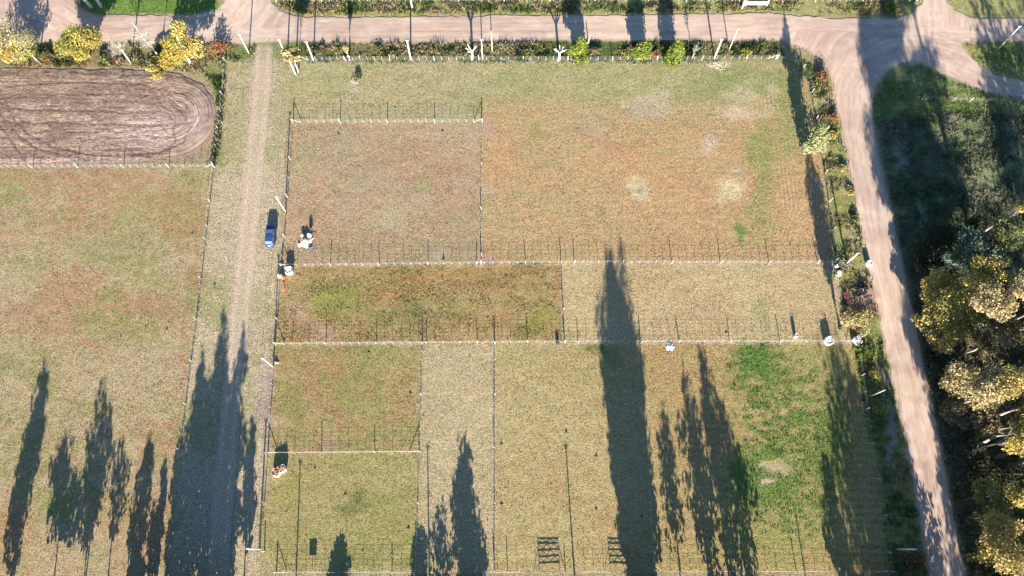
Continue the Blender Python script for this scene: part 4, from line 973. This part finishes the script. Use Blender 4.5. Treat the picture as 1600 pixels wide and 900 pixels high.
def brick_row(label, px, py, nx_, ny_, nz_, me, sx_, sy_, sz_, rz, seed, cat='bricks', name='brick_stack'):
    p = gv(px, py); rs = random.Random(seed); t = thing(name, label, cat, p, rz)
    for k in range(nz_):
        for i in range(nx_):
            for j in range(ny_):
                if k == nz_ - 1 and rs.random() < .3: continue
                share('brick', me, t, ((i - (nx_ - 1) / 2) * sx_ + rs.uniform(-.02, .02), (j - (ny_ - 1) / 2) * sy_ + rs.uniform(-.02, .02), sz_ * (k + .5) + .01), (0, 0, math.pi / 2 * 0 + rs.uniform(-.05, .05)))
    return t
brick_row("long low row of orange hollow bricks beside the white bulk bag", 443.5, 443, 1, 13, 3, BRICK, .35, .2, .125, .03, 21)
mb = MB(); mb.box((0, 0, 0), (.38, .18, .19)); PBLOCK = mb.mesh('block'); PBLOCK.materials.append(M['pink_block'])
brick_row("pale pinkish block stack at the head of the orange brick row", 438.5, 433, 2, 2, 4, PBLOCK, .4, .22, .2, 0, 22, 'bricks', 'block_stack')
brick_row("long stack of dark red bricks beside the bare driveway", 1324, 473, 3, 24, 4, RBRICK, .28, .145, .075, .13, 23)

# the white heap with planks, a stake and a blue container near the car
rs = np.random.RandomState(31)
p = gv(478, 377); t = thing('rubble_heap', "pale rubble heap under crumpled white sheets near the blue car", 'heap', p)
heap(rs, 1.15, .85, 16, 5, .16).obj('rubble', M['rubble'], t)
for (x, y, z, w, h, r) in ((-.6, .8, .2, .4, .3, .6), (-.9, -.7, .05, .55, .18, .4), (.2, -1.0, .03, .4, .15, 1.0)):
    b = cloth_bag(rs, w, h, 4, .2, .16); q = Matrix.Rotation(r, 3, 'Z'); b.v = [tuple(q @ Vector(v) + Vector((x, y, z))) for v in b.v]; b.f.append(tuple(range(len(b.v) - 16, len(b.v)))); b.obj('white_sheet', M['cloth'], t)
for k, (x, y, a, l) in enumerate(((.7, .3, 1.2, 1.3), (.9, .1, .5, 1.1), (-.4, .2, 2.3, 1.4))):
    mb = MB(); mb.box((x, y, .3 + .08 * k), (l, .16, .035), a); mb.obj('plank', M['pale_pole'], t)
p = gv(485, 369); t = thing('sack_stake', "white sack hung on a short stake beside the rubble heap", 'stake', p)
mb = MB(); mb.tube([(0, 0, 0), (.02, 0, 1.15)], .05, 6); mb.obj('stake', M['dark_bark'], t)
b = cloth_bag(rs, .5, .6, 4, .25, .1); b.v = [(x, y - .15, z + .5) for x, y, z in b.v]; b.f.append(tuple(range(len(b.v) - 16, len(b.v)))); b.obj('sack', M['cloth'], t)
b = cloth_bag(rs, .5, .3, 4, .25, .14); b.v = [(x + .05, y - 1.0, z) for x, y, z in b.v]; b.f.append(tuple(range(len(b.v) - 16, len(b.v)))); o = b.obj('white_sack', M['cloth']); o.location = p; tag(o, "small white sack on the ground below the sack hung on the stake", 'sack')
p = gv(485, 386); t = thing('blue_crate', "blue plastic crate on the grass below the rubble heap", 'crate', p, .3)
for x, y, a, b_ in ((0, -.2, .56, .03), (0, .2, .56, .03), (-.27, 0, .03, .37), (.27, 0, .03, .37)):
    mb = MB(); mb.box((x, y, .17), (a, b_, .34)); mb.obj('side_panel', M['blue'], t)
mb = MB(); mb.box((0, 0, .02), (.5, .36, .03)); mb.obj('floor_panel', M['blue'], t)
mb = MB(); mb.box((.05, -.05, .09), (.3, .2, .1)); mb.obj('paper', M['cloth'], t)
# stake with white top by the bag, crumpled rag, dark drum, black sheet, stump, brush piles
mb = MB(); mb.tube([(0, 0, 0), (.02, .01, 1.0)], [.04, .035], 6); o = mb.obj('stake', M['dark_bark']); o.location = gv(448, 414); tag(o, "short dark stake behind the white bulk bag by the lane", 'stake')
rs = np.random.RandomState(41)
def rag(label, px, py, w, h, mat, seed, cat='sheet', name='crumpled_sheet'):
    q = np.random.RandomState(seed); b = heap(q, w, h, 18, 6, .28); o = b.obj(name, mat); o.location = gv(px, py, -.02); return tag(o, label, cat)
rag("crumpled white sheet on the grass below the long fence", 1047, 542, .65, .28, M['cloth'], 42)
rag("heap of black plastic sheet beside the driveway", 1346, 451, 1.1, .75, M['black_plastic'], 43)
p = gv(871, 535.5); t = thing('black_drum', "black plastic drum standing at the fence below the rough paddock", 'drum', p)
mb = MB(); mb.tube([(0, 0, 0), (0, 0, .08), (0, 0, .42), (0, 0, .5)], [.24, .27, .27, .23], 14); mb.obj('barrel', M['black_plastic'], t, True)
mb = MB(); mb.tube([(0, 0, .505), (0, 0, .54)], [.2, .2], 12); mb.obj('lid', M['trim'], t)
p = gv(1310, 428); t = thing('tree_stump', "broad pale cut tree stump among cut branches beside the white pole", 'stump', p)
mb = MB(); mb.tube([(0, 0, 0), (0, 0, .2), (0, 0, .55)], [.6, .47, .44], 16, False); mb.obj('bark', M['grey_bark'], t, True)
mb = MB(); mb.tube([(0, 0, .50), (0, 0, .56)], [.42, .42], 16); mb.obj('cut_face', M['stump'], t)
def brush(label, px, py, r, n, seed, mat, h=.5):
    p = gv(px, py); q = np.random.RandomState(seed); t = thing('brush_pile', label, 'branches', p, 0, 'piles of cut branches')
    for i in range(n):
        a = q.uniform(0, 6.28); c = Vector((q.normal(0, r * .35), q.normal(0, r * .35), q.uniform(.03, h))); l = q.uniform(.4, 1) * r; d = Vector((math.cos(a), math.sin(a), q.normal(0, .18)))
        mb = MB(); mb.tube([c - d * l * .5, c + Vector(q.normal(0, .05, 3)), c + d * l * .5], [.035, .028, .012], 5); mb.obj('cut_branch', mat, t)
    return t
brush("pile of grey cut branches left below the tree stump", 1303, 431, 1.5, 26, 51, M['twig'])
brush("pile of dull brown cut branches between stump and white pole", 1317, 416, 1.6, 26, 52, M['grey_bark'])
brush("pile of pale cut branches left of the small white sack", 1300, 411, 1.0, 18, 53, M['twig'])
brush("pile of pale cut branches in the top left paddock", 556, 128, 1.1, 22, 54, M['twig'], .4)
brush("pile of pale sticks at the foot of the willowy columnar tree", 1255, 228, 1.3, 20, 55, M['twig'], .3)
brush("pale broken branches lying on bare soil by the ditch's right end", 1120, 104, 1.7, 22, 56, M['pale_pole'], .25)
rag("dark lump on pale soil just above the long middle fence", 693, 405, .25, .25, M['dark_bark'], 57, 'clod', 'dark_clod')
rag("dark box-like clod at the foot of the lane's middle utility pole", 432, 566, .35, .3, M['grey_bark'], 58, 'clod', 'dark_clod')

for i, (px, py) in enumerate(((885, 676), (932, 713), (932, 796), (641, 615), (784, 694), (784, 788), (638, 826), (539, 773), (492, 732), (576, 551), (529, 210), (691, 205), (1135, 520), (1003, 806), (300, 365), (335, 445), (260, 515))):
    q = np.random.RandomState(700 + i); o = heap(q, .17 + .06 * q.rand(), .14, 9, 3, .25).obj('dung_clod', M['dark_bark']); o.location = gv(px, py, -.02)
    tag(o, "small dark dung clod lying on the dry pasture", 'clod', 'dung clods on the pasture')

# ------------------------------------------------------------------ the parked car
def loft(sections, n):
    vs = []; fs = []
    for s in sections: vs += s
    m = len(sections[0])
    for i in range(len(sections) - 1):
        for k in range(m): fs.append((i * m + k, (i + 1) * m + k, (i + 1) * m + (k + 1) % m, i * m + (k + 1) % m))
    fs.append(tuple(range(m))); fs.append(tuple((len(sections) - 1) * m + k for k in range(m - 1, -1, -1)))
    mb = MB(); mb.add(vs, fs); return mb
cp = gv(424.2, 369); car = thing('parked_car', "dark blue hatchback parked on the grass beside the farm track", 'car', cp, R(0))
def ring(y, hw, zb, zt, cr=.1):
    return [(-hw + cr, y, zb), (hw - cr, y, zb), (hw, y, zb + cr), (hw, y, (zb + zt) * .55), (hw - .03, y, zt - cr * .7), (hw - .14, y, zt), (-hw + .14, y, zt), (-hw + .03, y, zt - cr * .7), (-hw, y, (zb + zt) * .55), (-hw, y, zb + cr)]
body = loft([ring(-2.0, .68, .38, .80), ring(-1.92, .78, .26, .93), ring(-1.3, .83, .2, .97), ring(-.4, .84, .2, .95), ring(.65, .83, .2, .93), ring(1.2, .82, .2, .90), ring(1.7, .78, .22, .84), ring(1.93, .70, .28, .74), ring(2.02, .56, .38, .62)], 10)
body.obj('body', M['car_paint'], car, True)
def cab(y, hw, z): return [(-hw, y, z), (hw, y, z)]
Z0, Z1 = .93, 1.46
roofp = [(-1.88, .70, Z0), (-1.45, .56, 1.42), (-.7, .59, Z1), (.05, .58, 1.44), (.85, .72, Z0)]
mb = MB(); vs = []
for y, hw, z in roofp: vs += [(-hw, y, z), (hw, y, z)]
vs2 = vs + [(-.80, -1.8, .90), (.80, -1.8, .90), (-.80, .78, .90), (.80, .78, .90)]
mb.add([(-.56, -1.45, 1.40), (.56, -1.45, 1.40), (.59, -.7, 1.46), (.58, .05, 1.43), (-.58, .05, 1.43), (-.59, -.7, 1.46), (-.52, -1.45, 1.34), (.52, -1.45, 1.34), (.55, -.7, 1.4), (.54, .05, 1.37), (-.54, .05, 1.37), (-.55, -.7, 1.4)],
       [(0, 1, 2, 5), (5, 2, 3, 4), (7, 6, 11, 8), (8, 11, 10, 9), (0, 6, 7, 1), (1, 7, 8, 2), (2, 8, 9, 3), (3, 9, 10, 4), (4, 10, 11, 5), (5, 11, 6, 0)]); mb.obj('roof', M['car_paint'], car)
def panel(name, q, mat, th=.02, par=None):
    q = [Vector(p) for p in q]; nn = (q[1] - q[0]).cross(q[3] - q[0]).normalized() * th; mb = MB(); mb.add(q + [p - nn for p in q], [(0, 1, 2, 3), (7, 6, 5, 4), (0, 4, 5, 1), (1, 5, 6, 2), (2, 6, 7, 3), (3, 7, 4, 0)]); return mb.obj(name, mat, par or car)
panel('windscreen', [(.70, .83, .935), (-.70, .83, .935), (-.55, .07, 1.42), (.55, .07, 1.42)][::-1][::1], M['glass'])
panel('rear_window', [(-.62, -1.80, .98), (.62, -1.80, .98), (.53, -1.47, 1.38), (-.53, -1.47, 1.38)], M['glass'])
for s in (-1, 1):
    for (y0, y1, t0, t1) in ((-1.72, -.78, -1.44, -.74), (-.70, .62, -.66, .04)):
        q = [(s * .765, y0, .95), (s * .765, y1, .95), (s * .575, t1, 1.41), (s * .575, t0, 1.41)]; panel('side_window', q if s > 0 else q[::-1], M['glass'])
    mb = MB(); mb.tube([(s * .77, -.74, .94), (s * .585, -.70, 1.43)], .035, 6); mb.obj('pillar', M['car_paint'], car)
    mb = MB(); mb.tube([(s * .76, .80, .93), (s * .575, .06, 1.43)], .035, 6); mb.obj('pillar', M['car_paint'], car)
    mb = MB(); mb.tube([(s * .76, -1.84, .94), (s * .56, -1.45, 1.40)], .05, 6); mb.obj('pillar', M['car_paint'], car)
    mb = MB(); mb.box((s * .93, .62, 1.0), (.16, .1, .12)); mb.obj('wing_mirror', M['car_paint'], car)
    mb = MB(); mb.box((s * .52, 1.93, .66), (.26, .14, .12)); mb.obj('headlight', M['lamp_clear'], car)
    mb = MB(); mb.box((s * .66, -1.96, .78), (.15, .1, .24)); mb.obj('tail_light', M['lamp_red'], car)
    for y in (-1.2, 1.25):
        w_ = MB(); w_.tube([(s * .70, y, .29), (s * .865, y, .29)], .29, 18); wo = w_.obj('wheel', M['tyre'], car); w_ = MB(); w_.tube([(s * .86, y, .29), (s * .872, y, .29)], .18, 12); w_.obj('rim', M['rim'], wo)
    mb = MB(); mb.box((s * .835, -.2, .52), (.03, 2.2, .06)); mb.obj('side_trim', M['trim'], car)
mb = MB(); mb.box((0, -2.02, .46), (1.36, .12, .22)); mb.obj('rear_bumper', M['car_paint'], car)
mb = MB(); mb.box((0, 2.0, .42), (1.1, .1, .18)); mb.obj('front_bumper', M['car_paint'], car)
mb = MB(); mb.box((0, -2.03, .68), (.46, .04, .13)); mb.obj('number_plate', M['plate'], car)
mb = MB(); mb.box((0, .88, .945), (1.3, .1, .02)); mb.obj('scuttle_trim', M['trim'], car)
